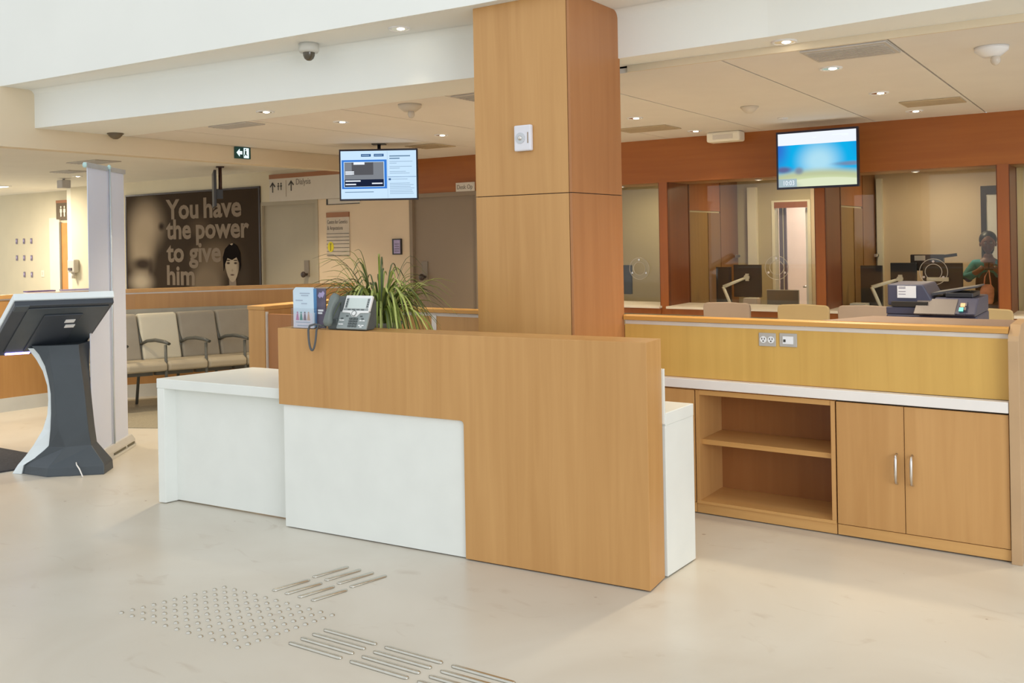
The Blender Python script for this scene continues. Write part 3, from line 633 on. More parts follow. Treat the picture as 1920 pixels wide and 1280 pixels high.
# leaflet holder
p = dl((-1.955, .038, 1.088))
lh = thing('leaflet_holder', 'clear acrylic leaflet stand on the desk left of the phone', 'leaflet holder', p, rzD)
MB().box(-.085, .075, -.030, -.027, .0, .110).box(-.085, -.082, -.03, .03, 0, .110).box(.072, .075, -.03, .03, 0, .11).box(-.085, .075, -.03, .03, 0, .003).build('pocket', CLEAR, lh)
MB().box(-.085, .075, .027, .030, 0, .15).build('back_plate', CLEAR, lh)
lf = thing('leaflet', 'pale blue leaflet with small figures in the acrylic stand', 'leaflet', p, rzD)
MB().prismY([(-.078, .004), (.068, .004), (.064, .222), (-.060, .222), (-.078, .205)], -.020, -.012).build('sheets', BLUEP, lf)
MB().prismY([(-.078, .004), (.060, .004), (.058, .085), (-.076, .080)], -.0208, -.0202).build('lower_print', LILAC if False else mat('pale_lilac_paper', (.70, .70, .80), .6), lf)
for k, (bx_, cc) in enumerate(((-.048, (.52, .22, .40)), (-.022, (.10, .30, .28)), (.004, (.22, .18, .24)), (.030, (.55, .38, .30)))):
    m_ = mat('leaflet_figure_%d' % k, cc, .6)
    MB().prismY([(bx_-.011, .045), (bx_+.011, .045), (bx_+.004, .080), (bx_-.004, .080)], -.0216, -.021).build('printed_figure', m_, lf); MB().cyl((bx_, -.021, .086), (bx_, -.0216, .086), .005, n=10).build('printed_head', m_, lf)
for z, a, b in ((.190, -.03, .04), (.178, -.02, .03), (.152, -.06, -.01), (.135, -.02, .02), (.034, -.06, .04), (.016, -.05, .05)):
    bx(a, b, -.0214, -.0207, z-.0025, z+.0025).build('print_line', mat('print_grey_blue', (.38, .46, .58), .6), lf)
bx(.064, .0665, -.019, .006, .01, .215).build('blue_edge', BLUES, lf)
lf2 = thing('leaflet', 'dark slate leaflet with white shape behind the pale one', 'leaflet', p, rzD)
MB().prismY([(.010, .004), (.125, .004), (.128, .216), (.014, .216)], .004, .010).build('sheets', SLATEP, lf2)
MB().prismY([(.075, .175), (.085, .195), (.10, .192), (.112, .203), (.122, .190), (.108, .165), (.098, .172), (.09, .163)], .0032, .004).build('printed_shape', LILAC, lf2)
for z, a, b in ((.098, .075, .112), (.084, .075, .104)): bx(a, b, .0030, .004, z-.005, z+.005).build('print_line', PAPER, lf2)

# spider plant standing on the worktop behind the raised front
pp = dl((-1.735, .40, .748))
pl = thing('spider_plant', 'bushy green spider plant with long arching leaves behind the desk phone', 'plant', pp)
MB().lathe([(.0, .001), (.075, .001), (.095, .02), (.115, .33), (.122, .335), (.122, .35), (.108, .35), (.104, .31)], n=28).build('pot', TERRA, pl)
MB().lathe([(.0, .318), (.105, .312)], n=24).build('soil', SOIL, pl)
rnd = random.Random(21)
def leaf(az, reach, rise, droop, wd, m):
    d = Vector((math.cos(az), math.sin(az), 0)); sd = Vector((-math.sin(az), math.cos(az), 0)); N = 9
    r0 = rnd.uniform(.0, .05); mb = MB(); L = []; C = []; Rr = []
    for k in range(N+1):
        q = k/N; c = d*(r0+reach*q)+Vector((0, 0, .318+rise*math.sin(min(q*1.25, 1)*math.pi/2)-droop*max(0, q-.35)**1.7*2.0)); wv = wd*(.55+.9*q)*(1-q)**.55+.0006
        wv *= 1.45; L.append(c+sd*wv+Vector((0, 0, wv*.5))); C.append(c); Rr.append(c-sd*wv+Vector((0, 0, wv*.5)))
    vs = L+C+Rr; n = N+1; fs = []
    for k in range(N): fs += [(k, k+1, n+k+1, n+k), (n+k, n+k+1, 2*n+k+1, 2*n+k)]
    mb.add(vs, fs, True); o = mb.build('leaf', m, pl); return o
for k in range(280):
    az = rnd.uniform(0, 2*math.pi); cl_ = rnd.random()
    if cl_ < .36: leaf(az, rnd.uniform(.20, .42), rnd.uniform(.14, .32), rnd.uniform(.02, .24), rnd.uniform(.0042, .007), (LEAF, LEAF, LEAF2, LEAF3)[rnd.randrange(4)])
    elif cl_ < .50: leaf(az, rnd.uniform(.12, .36), rnd.uniform(.28, .46), rnd.uniform(.0, .15), rnd.uniform(.003, .0045), LEAF3 if rnd.random() < .5 else LEAF)
    else: leaf(az, rnd.uniform(.16, .36), rnd.uniform(.14, .32), rnd.uniform(.22, .62), rnd.uniform(.0038, .007), LEAF2 if rnd.random() < .5 else LEAF)
for k in range(16):
    leaf(rnd.uniform(-1.9, -.9), rnd.uniform(.10, .17), rnd.uniform(.06, .12), rnd.uniform(.5, .75), rnd.uniform(.006, .010), LEAF if k % 2 else LEAF2)

# ------------------------------------------------------------------ tactile paving set in the stone floor
st = thing('tactile_stud_field', 'diamond field of small steel tactile studs in the floor', 'tactile studs', (-3.19, 2.56, 0))
cA, cB, cC, cD = Vector((-3.597, 2.332, 0)), Vector((-3.458, 2.754, 0)), Vector((-2.813, 2.784, 0)), Vector((-2.901, 2.368, 0))
stud = None
for i in range(11):
    for j in range(11):
        a, b = i/10, j/10; q = cA*(1-a)*(1-b)+cB*a*(1-b)+cC*a*b+cD*(1-a)*b
        if stud is None:
            stud = MB().lathe([(.0001, .0075), (.005, .007), (.009, .005), (.0112, .0005)][::-1], n=14).build('stud', STEEL, st); o = stud
        else:
            o = stud.copy(); col.objects.link(o); o.parent = st
        o.location = q-Vector((-3.19, 2.56, 0))
def bar(p0, p1, parent, wd=.0125):
    p0, p1 = Vector(p0), Vector(p1); d = (p1-p0).normalized(); s = Vector((-d.y, d.x, 0)); mb = MB(); rings = []
    L = (p1-p0).length
    prof = [(-wd, .0002), (-wd*.85, .005), (-wd*.3, .0075), (wd*.3, .0075), (wd*.85, .005), (wd, .0002)]
    for tt, sc in ((0, .35), (.006, .8), (.014, 1), (L-.014, 1), (L-.006, .8), (L, .35)):
        rings.append([p0+d*tt+s*a*sc+Vector((0, 0, z*(.6+.4*sc))) for a, z in prof])
    mb.loft(rings, True, True); return mb.build('guide_bar', STEEL, parent, world=True)
g1 = thing('tactile_guide_strip', 'group of steel tactile floor bars pointing towards the desk', 'tactile bars', (-3.08, 3.04, 0))
for k in range(4):
    x = -3.236+k*.0785
    bar((x, 2.837+k*.003, 0), (x+.043, 3.020, 0), g1, .0145); bar((x+.032, 3.050, 0), (x+.076, 3.238+k*.002, 0), g1, .0145)
g2 = thing('tactile_guide_strip', 'longer group of steel tactile floor bars along the bottom edge', 'tactile bars', (-2.4, 2.58, 0))
for k in range(4):
    y = 2.660-k*.053; x = -2.734-k*.0095
    for n in range(4):
        a = x+n*.313+.002*n; bar((a, y+.010*n*.9, 0), (a+.272, y+.010*(n*.9+.9), 0), g2)

# ------------------------------------------------------------------ kiosk seen from behind
def D_(px, py, t):
    dx, dy = px-960, py-HORIZON; a = dx*math.cos(ROLL)-dy*math.sin(ROLL); b = dx*math.sin(ROLL)+dy*math.cos(ROLL)
    return Vector((0, 0, EYE))+(fw+rt*a/F_PX-up*b/F_PX)*t
kc = Vector((-6.16, 3.60, 0))
kk = thing('info_kiosk', 'dark slate touchscreen kiosk with white curved edge seen from behind', 'kiosk', kc)
lat = lambda px: (px-125)*6.30/1750
def kp(px, dep, z): return kc+rt*lat(px)+fw*dep+Vector((0, 0, z))
lev = [(0.0, 43, 104, 206, -.02, -.13, .10), (.055, 47, 105, 205, -.02, -.12, .10), (.070, 52, 107, 203, -.02, -.11, .10), (.185, 96, 131, 174, -.04, -.06, .11), (.30, 101, 120, 170, -.05, -.07, .11), (.42, 103, 116, 167, -.05, -.07, .11),
       (.55, 103, 114, 164, -.05, -.07, .11), (.65, 99, 112, 161, -.05, -.07, .12), (.74, 93, 108, 158, -.05, -.07, .14), (.82, 82, 104, 154, -.05, -.06, .18), (.88, 66, 100, 152, -.04, -.05, .22)]
MB().loft([[kp(l, b0, z), kp(m_, b1, z), kp(r, b1+.05, z), kp(r-4, bf, z), kp(l, bf, z)] for z, l, m_, r, b0, b1, bf in lev], True, False).build('pedestal', KIOSK, kk, world=True, bevel=.004)
wl = [(0.0, 22, 42), (.06, 33, 46), (.12, 48, 74), (.19, 63, 95), (.30, 82, 101), (.40, 91, 102.5), (.50, 93.5, 103), (.60, 92, 100), (.70, 84, 95), (.78, 72, 88), (.86, 56, 72)]
MB().loft([[kp(a, -.015, z), kp(b+.3, -.03, z), kp(b+.3, .20, z), kp(a, .20, z)] for z, a, b in wl], True, False).build('white_shell', KWHITE, kk, world=True, bevel=.003)
TR, TL, BR = D_(214, 567, 6.28), D_(28, 574, 5.92), D_(152, 657, 6.74); BL = TL+BR-TR
ux = (TR-TL).normalized(); uy = (TR-BR); uy = (uy-ux*uy.dot(ux)).normalized(); un = ux.cross(uy); W_ = (TR-TL).length; H_ = (TR-BR).dot(uy)
if un.dot(fw) < 0: un = -un                      # points to the screen side, away from the camera
def slab(a0, a1, b0, b1, n0, n1, shear=0.):
    sk = (BR-TR)/H_
    P = lambda a, b, n: TL+ux*a+sk*b+un*n
    return MB().add([P(a0, b0, n0), P(a1, b0, n0), P(a1, b1, n0), P(a0, b1, n0), P(a0, b0, n1), P(a1, b0, n1), P(a1, b1, n1), P(a0, b1, n1)],
                    [(0, 1, 2, 3), (7, 6, 5, 4), (0, 4, 5, 1), (1, 5, 6, 2), (2, 6, 7, 3), (3, 7, 4, 0)])
slab(.0, W_, .0, H_, 0, .035).build('screen_back', KIOSK2, kk, world=True, bevel=.004)
slab(-.005, W_+.005, -.012, H_+.01, .036, .085).build('screen_bezel', KWHITE, kk, world=True, bevel=.006)
slab(.04, W_-.04, .03, H_-.03, .086, .090).build('touch_screen', BLACK, kk, world=True)
slab(.085, W_-.02, .035, H_-.05, -.008, -.001).build('back_cover', KIOSK, kk, world=True, bevel=.003)
slab(.20, W_-.16, .12, H_-.08, -.018, -.009).build('mount_plate', KIOSK2, kk, world=True, bevel=.003)
slab(.0, .085, -.012, .06, -.012, .0).build('side_grip', KIOSK, kk, world=True, bevel=.006)
slab(W_*.58, W_*.68, .185, .225, -.023, -.019).build('sticker', PAPER, kk, world=True); slab(W_*.61, W_*.71, .26, .30, -.023, -.019).build('sticker', PAPER, kk, world=True)
slab(.10, .25, H_-.055, H_-.030, -.012, -.001).build('led_strip', LEDB, kk, world=True); slab(W_-.11, W_-.085, H_-.075, H_-.055, -.012, -.001).build('led_dot', LEDB, kk, world=True)
MB().tube([kp(154, -.085, .085), kp(158, -.110, .075), kp(165, -.125, .050), kp(171, -.135, .012), kp(174, -.15, .006)], .0045).build('power_cord', WHITEP, kk, world=True)
# roll-up banner behind the kiosk
P0, P1 = Vector((-6.10, 3.735, 0)), Vector((-6.535, 4.32, 0)); bd = (P1-P0).normalized(); bn = Vector((bd.y, -bd.x, 0)); BLN = (P1-P0).length
bb = thing('banner_stand', 'tall white roll-up banner stand seen from the back beside the kiosk', 'banner stand', (P0+P1)/2, math.atan2(bd.y, bd.x))
h = BLN/2
MB().box(-h+.03, h-.012, -.004, .0, .09, 2.115).build('banner_sheet', BANNER, bb)
MB().box(-h, h+.01, -.012, .012, 2.105, 2.14).build('top_rail', CHROME if False else mat('silver_rail', (.62, .68, .72), .35, metal=.6), bb, bevel=.002)
MB().prismX([(-.05, .022), (-.05, .055), (-.025, .09), (.025, .09), (.05, .055), (.05, .022)], -h+.16, h+.01).build('base_case', mat('pale_silver', (.66, .66, .63), .35, metal=.3), bb, bevel=.002)
MB().box(-h+.16, h+.01, -.058, .058, .002, .022).build('foot_plate', mat('pale_silver', (.66, .66, .63), .35, metal=.3), bb)
MB().box(h-.16, h-.02, -.056, -.050, .028, .040).box(-h+.30, h-.20, -.056, -.050, .028, .040).build('vent_slot', mat('olive_dark', (.12, .11, .07), .6), bb)
MB().cyl((.04, -.018, .085), (.04, -.018, 2.12), .007).build('support_pole', mat('silver_rail', (.62, .68, .72), .35, metal=.6), bb)
MB().ball((-h-.002, 0, 2.12), .012, .016, .020).build('end_cap', mat('teal_plastic', (.45, .66, .66), .4), bb)
MB().ball((.04, -.014, 2.135), .014, .014, .018).build('hook', mat('teal_plastic', (.45, .66, .66), .4), bb)
tag(MB().prism([(-7.5, 3.74), (-6.90, 3.765), (-6.53, 3.455), (-6.56, 3.33), (-7.4, 3.15)], .001, .012).build('entrance_mat', MATD), 'dark charcoal floor mat behind the kiosk at left edge', 'mat')

# ------------------------------------------------------------------ waiting area
wp = [(-9.05, 3.6), (-9.03, 4.2), (-8.99, 4.66), (-8.93, 5.08), (-8.82, 5.45), (-8.62, 5.80), (-8.28, 6.24), (-7.91, 6.70), (-7.56, 7.06), (-7.1, 7.45)]
def offs(pts, d):
    out = []
    for i, p in enumerate(pts):
        a = Vector(pts[max(i-1, 0)]); b = Vector(pts[min(i+1, len(pts)-1)]); t_ = (b-a).normalized(); n_ = Vector((t_.y, -t_.x)); out.append((p[0]+n_.x*d, p[1]+n_.y*d))
    return out
pw = thing('low_partition', 'low curved maple partition wall with pale base behind the waiting chairs', 'partition', (-8.6, 5.6, 0))
MB().prism(offs(wp, .05)+offs(wp, -.05)[::-1], .13, 1.055).build('wall_panel', wood('maple_partition', (.44, .225, .075), (.53, .29, .105)), pw, world=True)
MB().prism(offs(wp, .06)+offs(wp, -.06)[::-1], 1.07, 1.105).build('top_cap', MAPLE_X, pw, world=True)
MB().prism(offs(wp, .045)+offs(wp, -.045)[::-1], 1.055, 1.07).build('reveal_strip', mat('pale_aluminium', (.74, .70, .64), .4), pw, world=True)
MB().prism(offs(wp, .055)+offs(wp, -.055)[::-1], .0, .13).build('base_strip', BASEB, pw, world=True)
MB().prism(offs(wp[4:], .075)+offs(wp[4:], .051)[::-1], .74, .90).build('bumper_rail', mat('grey_green_vinyl', (.42, .40, .33), .6), pw, world=True)
tag(MB().prism([(-7.20, 4.73), (-5.45, 5.60), (-5.45, 7.4), (-6.9, 7.4), (-7.4, 7.0), (-8.72, 5.30), (-8.2, 4.6)], .0005, .0055).build('carpet', CARPET), 'taupe carpet under the waiting chairs', 'carpet')
def lounge(label, back):
    t = thing('waiting_chair', label, 'chair', (0, 0, 0), 0, 'row of waiting chairs')
    W2 = .178
    MB().prismX([(0, .36), (-.005, .42), (.03, .455), (.40, .440), (.44, .40), (.42, .35), (.1, .345)], -W2, W2).build('seat', FABS, t, bevel=.018, seg=3)
    MB().prismX([(.355, .44), (.43, .86), (.455, .885), (.495, .87), (.50, .84), (.44, .42), (.40, .40)], -W2+.002, W2-.002).build('backrest', back, t, bevel=.02, seg=3)
    for s in (-1, 1):
        MB().tube([(s*.183, .045, .0), (s*.183, .035, .35), (s*.183, .04, .60)], .011).build('front_leg', CHFR, t)
        MB().tube([(s*.183, .47, .0), (s*.183, .42, .40), (s*.183, .39, .60), (s*.183, .47, .82)], .011).build('rear_leg', CHFR, t)
    for s in (-1, 1):
        MB().tube([(s*.183, .40, .585), (s*.183, .30, .625), (s*.183, .18, .638), (s*.183, .06, .630), (s*.183, -.01, .612)], [.012, .016, .018, .018, .014]).build('armrest', CHFR, t)
    bx(-.17, .17, .20, .24, .30, .345).build('seat_beam', CHFR, t)
    for c in t.children:                       # tandem seat set at an angle to its row
        for v in c.data.vertices: v.co.x -= .5*v.co.y
    return t
ch = [((-7.885, 4.990), FABT, 'taupe waiting chair glimpsed between kiosk and banner'), ((-7.715, 5.317), FABT, 'waiting chair with backrest behind the banner and seat right of it'), ((-7.545, 5.644), FABC, 'waiting chair with cream backrest right beside the banner'),
      ((-7.375, 5.971), FABT, 'taupe waiting chair right of the cream-backed one'), ((-7.205, 6.298), FABT, 'taupe waiting chair at the maple counter end')]
rzC = math.atan2(.327, .170)
for (x, y), bk_, lb in ch:
    t = lounge(lb, bk_); t.location = (x, y, .0065); t.rotation_euler.z = rzC
# magazines on the partition top
for k, (x, y, m_, rz, lb) in enumerate(((-8.98, 5.00, PURPLE, 78, 'purple magazine lying open on the low partition'), (-8.87, 5.30, LILAC, 70, 'lilac leaflet on the low partition next to the banner'))):
    t = thing('magazine', lb, 'magazine', (x, y, 1.106), R(rz))
    MB().box(-.13, .13, -.055, .055, 0, .012).build('pages', PAPER, t); MB().box(-.132, .132, -.057, .057, .012, .022).build('cover', m_, t)
# wall plaques
k = 0
for r, z in enumerate((1.675, 1.36, 1.05)):
    for c in range(3):
        if r == 2 and c == 0: continue
        x = -17.63+c*.255
        t = thing('wall_plaque', 'small violet-grey plaque on the far cream wall, %s row, %s' % (('top', 'middle', 'bottom')[r], ('left', 'centre', 'right')[c]), 'plaque', (x, 9.4, z), 0, 'plaques on the far wall')
        bx(-.028, .028, -.015, 0, -.05, .05).build('plate', mat('violet_grey', (.20, .17, .24), .5), t, bevel=.004); bx(-.018, .018, -.018, -.015, -.012, .034).build('inset', LILAC, t)
t = thing('light_switch', 'small cream switch plate right of the plaques on the far wall', 'switch', (-16.75, 9.4, 1.07))
bx(-.05, .05, -.01, 0, -.06, .06).build('plate', CREAMW, t, bevel=.004); bx(-.015, .015, -.016, -.01, -.03, .03).build('rocker', SIGNW, t)
t = thing('washroom_sign', 'brown washroom sign with two white figures by the far doorway', 'sign', (-15.98, 9.34, 2.22))
bx(-.20, .18, 0, .05, -.17, .17).build('board', mat('brown_sign', (.14, .10, .055), .5), t); bx(-.20, .18, -.004, 0, .12, .17).build('copper_band', SIGNC, t)
for s in (-1, 1):
    MB().ball((s*.055+.02, -.006, .045), .022, .004, .022).prismY([(s*.055+.02-.035, -.05), (s*.055+.02+.035, -.05), (s*.055+.02+.03, .015), (s*.055+.02-.03, .015)], -.008, -.004).box(s*.055+.02-.018, s*.055+.02+.018, -.008, -.004, -.125, -.05).build('figure', CREAMW, t)
t = thing('sanitizer_dispenser', 'pale wall-mounted hand sanitizer dispenser at the wall corner', 'dispenser', (-14.93, YW, 1.0))
MB().box(-.10, .10, -.10, 0, .12, .34).build('case', SIGNW, t, bevel=.02); MB().box(-.045, .045, -.12, -.10, .155, .20).build('lever', mat('slate_lever', (.12, .10, .12), .5), t); MB().cyl((0, -.05, .12), (0, -.05, .02), .035, .028).build('nozzle', SIGNW, t)
t = thing('ceiling_speaker', 'small grey box speaker hanging left of the banner top', 'speaker', (-13.19, 7.74, ZC)); bx(-.07, .07, -.07, .07, -.14, -.02).build('case', mat('pale_grey_box', (.55, .52, .50), .6), t, bevel=.01); MB().cyl((0, 0, -.02), (0, 0, 0), .015).build('stem', GREYP, t)

# ------------------------------------------------------------------ mural and signs on the back wall
mu = thing('wall_mural', 'large brown photo mural of a boy with pale lettering', 'mural', (-11.89, YW, .86))
dk = (.050, .033, .020)
bgm = blobs('mural_print', dk, [(-1.05, 1.00, .62, .58, (.46, .36, .25), .9), (-1.18, .62, .46, .60, (.42, .33, .225), .8), (-1.15, .40, .42, .16, (.05, .033, .022), .8), (-.95, .22, .10, .35, (.06, .04, .028), .8), (-1.2, .12, .45, .24, (.50, .41, .30), .9),
                          (-.66, .98, .12, .10, (.035, .022, .015), .9), (.62, .48, .75, .40, (.19, .135, .085), .9), (.40, .10, .50, .42, (.24, .18, .12), .6), (1.2, .22, .26, .36, (.07, .05, .034), .9), (.25, .95, .35, .22, (.10, .068, .042), .9)])
bx(-1.555, 1.56, -.022, -.004, .0, 1.472).build('printed_panel', bgm, mu)
MB().box(-1.56, 1.565, -.026, -.004, 1.474, 1.50).box(1.562, 1.59, -.026, -.004, 0, 1.50).box(-1.585, -1.557, -.026, -.004, 0, 1.50).build('frame', DARKBRN, mu)
LET = mat('mural_lettering_taupe', (.27, .21, .155), .7, var=.03, spec=.1)
for words, z, wd in ((('You', 'have'), 1.955, 1.74), (('the', 'power'), 1.650, 1.90), (('to', 'give'), 1.302, 1.28), (('him',), .952, .67)):
    ob = []; x = 0.
    for wrd in words:
        o = text(wrd, .41, onwall(-12.43, YW-.024, z), LET, mu, 'lettering', bold=.012); xs = [v.co.x for v in o.data.vertices]; a_, b_ = min(xs), max(xs)
        for v in o.data.vertices: v.co.x += x-a_
        x += b_-a_+.105; ob.append(o)
    k = wd/(x-.105); x0 = -12.43+11.89
    for o in ob:
        for v in o.data.vertices: v.co.x = x0+v.co.x*k
BOYS = blobs('boy_face_print', (.50, .41, .30), [(-.085, .215, .05, .022, (.06, .04, .03), .6), (.075, .215, .05, .022, (.06, .04, .03), .6), (-.085, .255, .06, .012, (.07, .05, .03), .5), (.075, .255, .06, .012, (.07, .05, .03), .5), (.0, .11, .03, .03, (.38, .30, .21), .8), (.0, .045, .06, .016, (.12, .07, .055), .6), (.17, .2, .10, .30, (.19, .135, .09), .9)])
bo = thing_face = MB()
fc = [(.95+.16*math.cos(R(a))*(1-.20*max(0, -math.sin(R(a)))), .40+.28*math.sin(R(a))) for a in range(0, 360, 15)]
me_ = MB().prismY([(x-.95, z-.33+.15) for x, z in fc], -.004, 0).build('boy_face', BOYS, mu); me_.location = (.985, -.024, .20)
hr = [(-.185, .10), (-.20, .30), (-.15, .42), (-.05, .49), (.0, .47), (.04, .50), (.12, .46), (.18, .36), (.19, .18), (.165, .10), (.155, .22), (.10, .30), (.0, .26), (-.10, .29), (-.155, .20)]
o = MB().prismY([(x+.985, z+.20) for x, z in hr], -.032, -.0285).build('boy_hair', mat('mural_black', (.012, .009, .008), .9, spec=.05), mu)
MB().prismY([(.92, .0), (1.07, .0), (1.06, .18), (.91, .18)], -.0275, -.023).build('boy_neck', mat('mural_skin_shade', (.27, .20, .14), .6), mu)
MB().prismY([(.62, .0), (.72, .06), (.92, .10), (.94, .0)], -.0262, -.0228).build('boy_collar', mat('mural_shirt', (.20, .15, .10), .6), mu)
# long wayfinding sign
sg = thing('wayfinding_sign', 'long off-white wayfinding sign with copper top band reading Dialysis', 'sign', (-9.22, YW, 2.13))
bx(-.87, .87, -.03, -.002, 0, .315).build('board', SIGNW, sg); bx(-.87, .87, -.034, -.002, .315, .375).build('copper_band', SIGNC, sg)
def arrow(parent, x, z, s=1.):
    MB().box(x-.008*s, x+.008*s, -.034, -.031, z-.07*s, z+.055*s).prismY([(x, z+.075*s), (x-.055*s, z+.015*s), (x-.042*s, z+.003*s), (x, z+.048*s), (x+.042*s, z+.003*s), (x+.055*s, z+.015*s)], -.034, -.031).build('arrow', INK, parent)
arrow(sg, -.80, .195); arrow(sg, -.43, .205)
for k, x in enumerate((-.685, -.63)):
    MB().ball((x, -.032, .245), .012, .002, .012).box(x-.006, x+.006, -.034, -.031, .155, .232).box(x-.020, x+.020, -.034, -.031, .205, .215).build('figure', INK, sg)
bx(-.535, -.530, -.033, -.031, .06, .285).build('divider', INKB, sg)
text('Dialysis', .115, onwall(-9.22-.34, YW-.031, 2.13+.215), mat('grey_ink', (.20, .17, .14), .6), sg, xs=.82)
t = thing('sign_strip', 'narrow pale sign strip just below the long wayfinding sign', 'sign', (-8.70, YW, 2.046)); bx(-.30, .30, -.015, -.001, 0, .08).build('board', SIGNW, t); MB().box(-.30, -.27, -.018, -.015, 0, .08).box(-.27, .30, -.018, -.015, 0, .010).build('edge', INK, t)
t = thing('directory_sign', 'tall directory sign with copper band and yellow oval on the beige wall', 'sign', (-8.80, YW, 1.37))
bx(-.205, .205, -.015, -.001, 0, .51).build('board', mat('sign_beige', (.60, .52, .42), .6), t); bx(-.205, .205, -.019, -.001, .51, .575).build('copper_band', SIGNC, t)
GI = mat('grey_ink', (.20, .17, .14), .6)
text('Centre for Genetics', .075, onwall(-8.99, YW-.016, 1.37+.425), GI, t, xs=.60); text('& Amputations', .075, onwall(-8.99, YW-.016, 1.37+.345), GI, t, xs=.62)
for z in (.29, .245, .20, .155, .105, .055, .003): bx(-.205, .205, -.018, -.015, z, z+.006).build('rule', INK, t)
MB().cyl((-.13, -.017, .095), (-.13, -.020, .095), .055, n=24).xf(Matrix.Diagonal((1, 1, 1.25, 1))).build('yellow_oval', YELLOW, t); MB().box(-.134, -.126, -.022, -.020, .07, .15).box(-.145, -.115, -.022, -.020, .155, .163).build('mark', INK, t)
t = thing('wall_notice', 'small dark-framed lilac notice on the beige wall behind the plant', 'notice', (-7.765, YW, 1.38)); bx(-.075, .065, -.035, -.001, 0, .20).build('case', BLACK, t, bevel=.004); bx(-.045, .06, -.039, -.035, .015, .185).build('sheet', LILAC, t)
for z in (.04, .07, .10, .13): bx(-.03, .045, -.041, -.039, z, z+.007).build('print_line', SLATEP, t)
t = thing('door_sign', 'small off-white room sign at the top of the brown door', 'sign', (-6.68, YW-.012, 2.13)); bx(-.135, .135, -.02, 0, 0, .105).build('board', SIGNW, t); text('Desk Op', .075, onwall(-6.80, YW-.033, 2.157), GI, t, xs=.85)
# exit sign on the beam
t = thing('exit_sign', 'green running-man exit sign with arrow on the beam', 'sign', (-7.75, 6.49, 2.49), R(90))
bx(-.10, .10, -.02, -.001, -.055, .065).build('board', GREEN, t)
EXW = emis('exit_pale', (.75, .92, .92), .8)
MB().prismY([(-.085, .005), (-.045, .045), (-.045, .022), (-.012, .022), (-.012, -.012), (-.045, -.012), (-.045, -.035)], -.023, -.020).build('arrow', EXW, t)
bx(.008, .075, -.0215, -.020, -.047, .057).build('doorway', EXW, t)
MB().ball((.030, -.0225, .040), .009, .001, .009).prismY([(.022, .028), (.044, .026), (.040, -.002), (.055, -.018), (.046, -.024), (.030, -.008), (.018, -.030), (.010, -.026), (.022, .0)], -.0235, -.0215).build('runner', GREEN, t)

# ------------------------------------------------------------------ screens
def tv(name, label, M, wd, ht, arm):
    q = M.to_translation(); rz = M.to_euler().z; t = thing(name, label, 'screen', q, rz)
    MB().box(-wd/2, wd/2, .002, .045, -ht/2, ht/2).build('casing', BLACK, t, bevel=.004)
    MB().box(-wd/2, wd/2, -.012, .002, ht/2-.018, ht/2).box(-wd/2, wd/2, -.012, .002, -ht/2, -ht/2+.018).box(-wd/2, -wd/2+.014, -.012, .002, -ht/2+.018, ht/2-.018).box(wd/2-.014, wd/2, -.012, .002, -ht/2+.018, ht/2-.018).build('bezel', mat('navy_black_plastic', (.012, .012, .035), .3), t)
    arm(t); return t
a = Matrix.Translation((-6.50, 7.205, 2.237)) @ Matrix.Rotation(R(34), 4, 'Z')
def arm1(t): MB().box(-.08, .08, .045, .075, -.1, .16).cyl((0, .06, .10), (0, .06, .322), .018).box(-.07, .07, .0, .12, .313, .322).build('ceiling_mount', BLACK, t)
T1 = tv('wayfinding_screen', 'ceiling-hung information screen with white and blue page left of the column', a, .806, .528, arm1)
def sq(t, x0, x1, z0, z1, m, name, lay): bx(x0, x1, -.002-lay*.0008, -.0012-lay*.0008, z0, z1).build(name, m, t)
wd, ht = .806, .528; L_, T_ = -wd/2+.014, ht/2-.018; W2, H2 = wd-.028, ht-.036
X_ = lambda f: L_+W2*f
Z_ = lambda f: T_-H2*f
sq(T1, L_, L_+W2, T_-H2, T_, SCRW, 'page', 0)
sq(T1, X_(.012), X_(.608), Z_(.79), Z_(.185), SCRB, 'blue_frame', 1); sq(T1, X_(.04), X_(.575), Z_(.755), Z_(.225), SCRW, 'frame_line', 2); sq(T1, X_(.048), X_(.567), Z_(.745), Z_(.235), SCRG2, 'photo', 3)
sq(T1, X_(.145), X_(.43), Z_(.50), Z_(.24), SCRG, 'photo_building', 4); sq(T1, X_(.048), X_(.567), Z_(.745), Z_(.595), SCRD, 'caption_band', 5); sq(T1, X_(.17), X_(.315), Z_(.285), Z_(.235), SCRP, 'photo_label', 5)
for f0, f1, z in ((.06, .175, .435), (.06, .175, .475), (.06, .26, .625), (.06, .20, .695), (.41, .55, .68)): sq(T1, X_(f0), X_(f1), Z_(z+.014), Z_(z-.012), SCRP, 'caption_line', 6)
for f0, f1 in ((.27, .40), (.44, .57)): sq(T1, X_(f0), X_(f1), Z_(.12), Z_(.065), SCRT, 'badge', 2); sq(T1, X_(f0+.01), X_(f1-.02), Z_(.097), Z_(.088), SCRW, 'badge_line', 3)
sq(T1, X_(.616), X_(.6185), Z_(.99), Z_(.01), SCRL, 'column_rule', 2); sq(T1, X_(.62), X_(.995), Z_(.555), Z_(.548), SCRT, 'row_rule', 2)
for z, f1 in ((.115, .92), (.165, .78)): sq(T1, X_(.645), X_(f1), Z_(z+.012), Z_(z-.012), emis('screen_slate', (.10, .17, .25), 1), 'heading_line', 2)
for z, f1 in ((.23, .95), (.265, .74), (.335, .94), (.37, .78), (.44, .86), (.475, .91), (.60, .88), (.685, .91), (.72, .96), (.755, .92), (.79, .97), (.83, .94), (.865, .95), (.90, .96)): sq(T1, X_(.645), X_(f1), Z_(z+.005), Z_(z-.005), SCRL, 'text_line', 2)
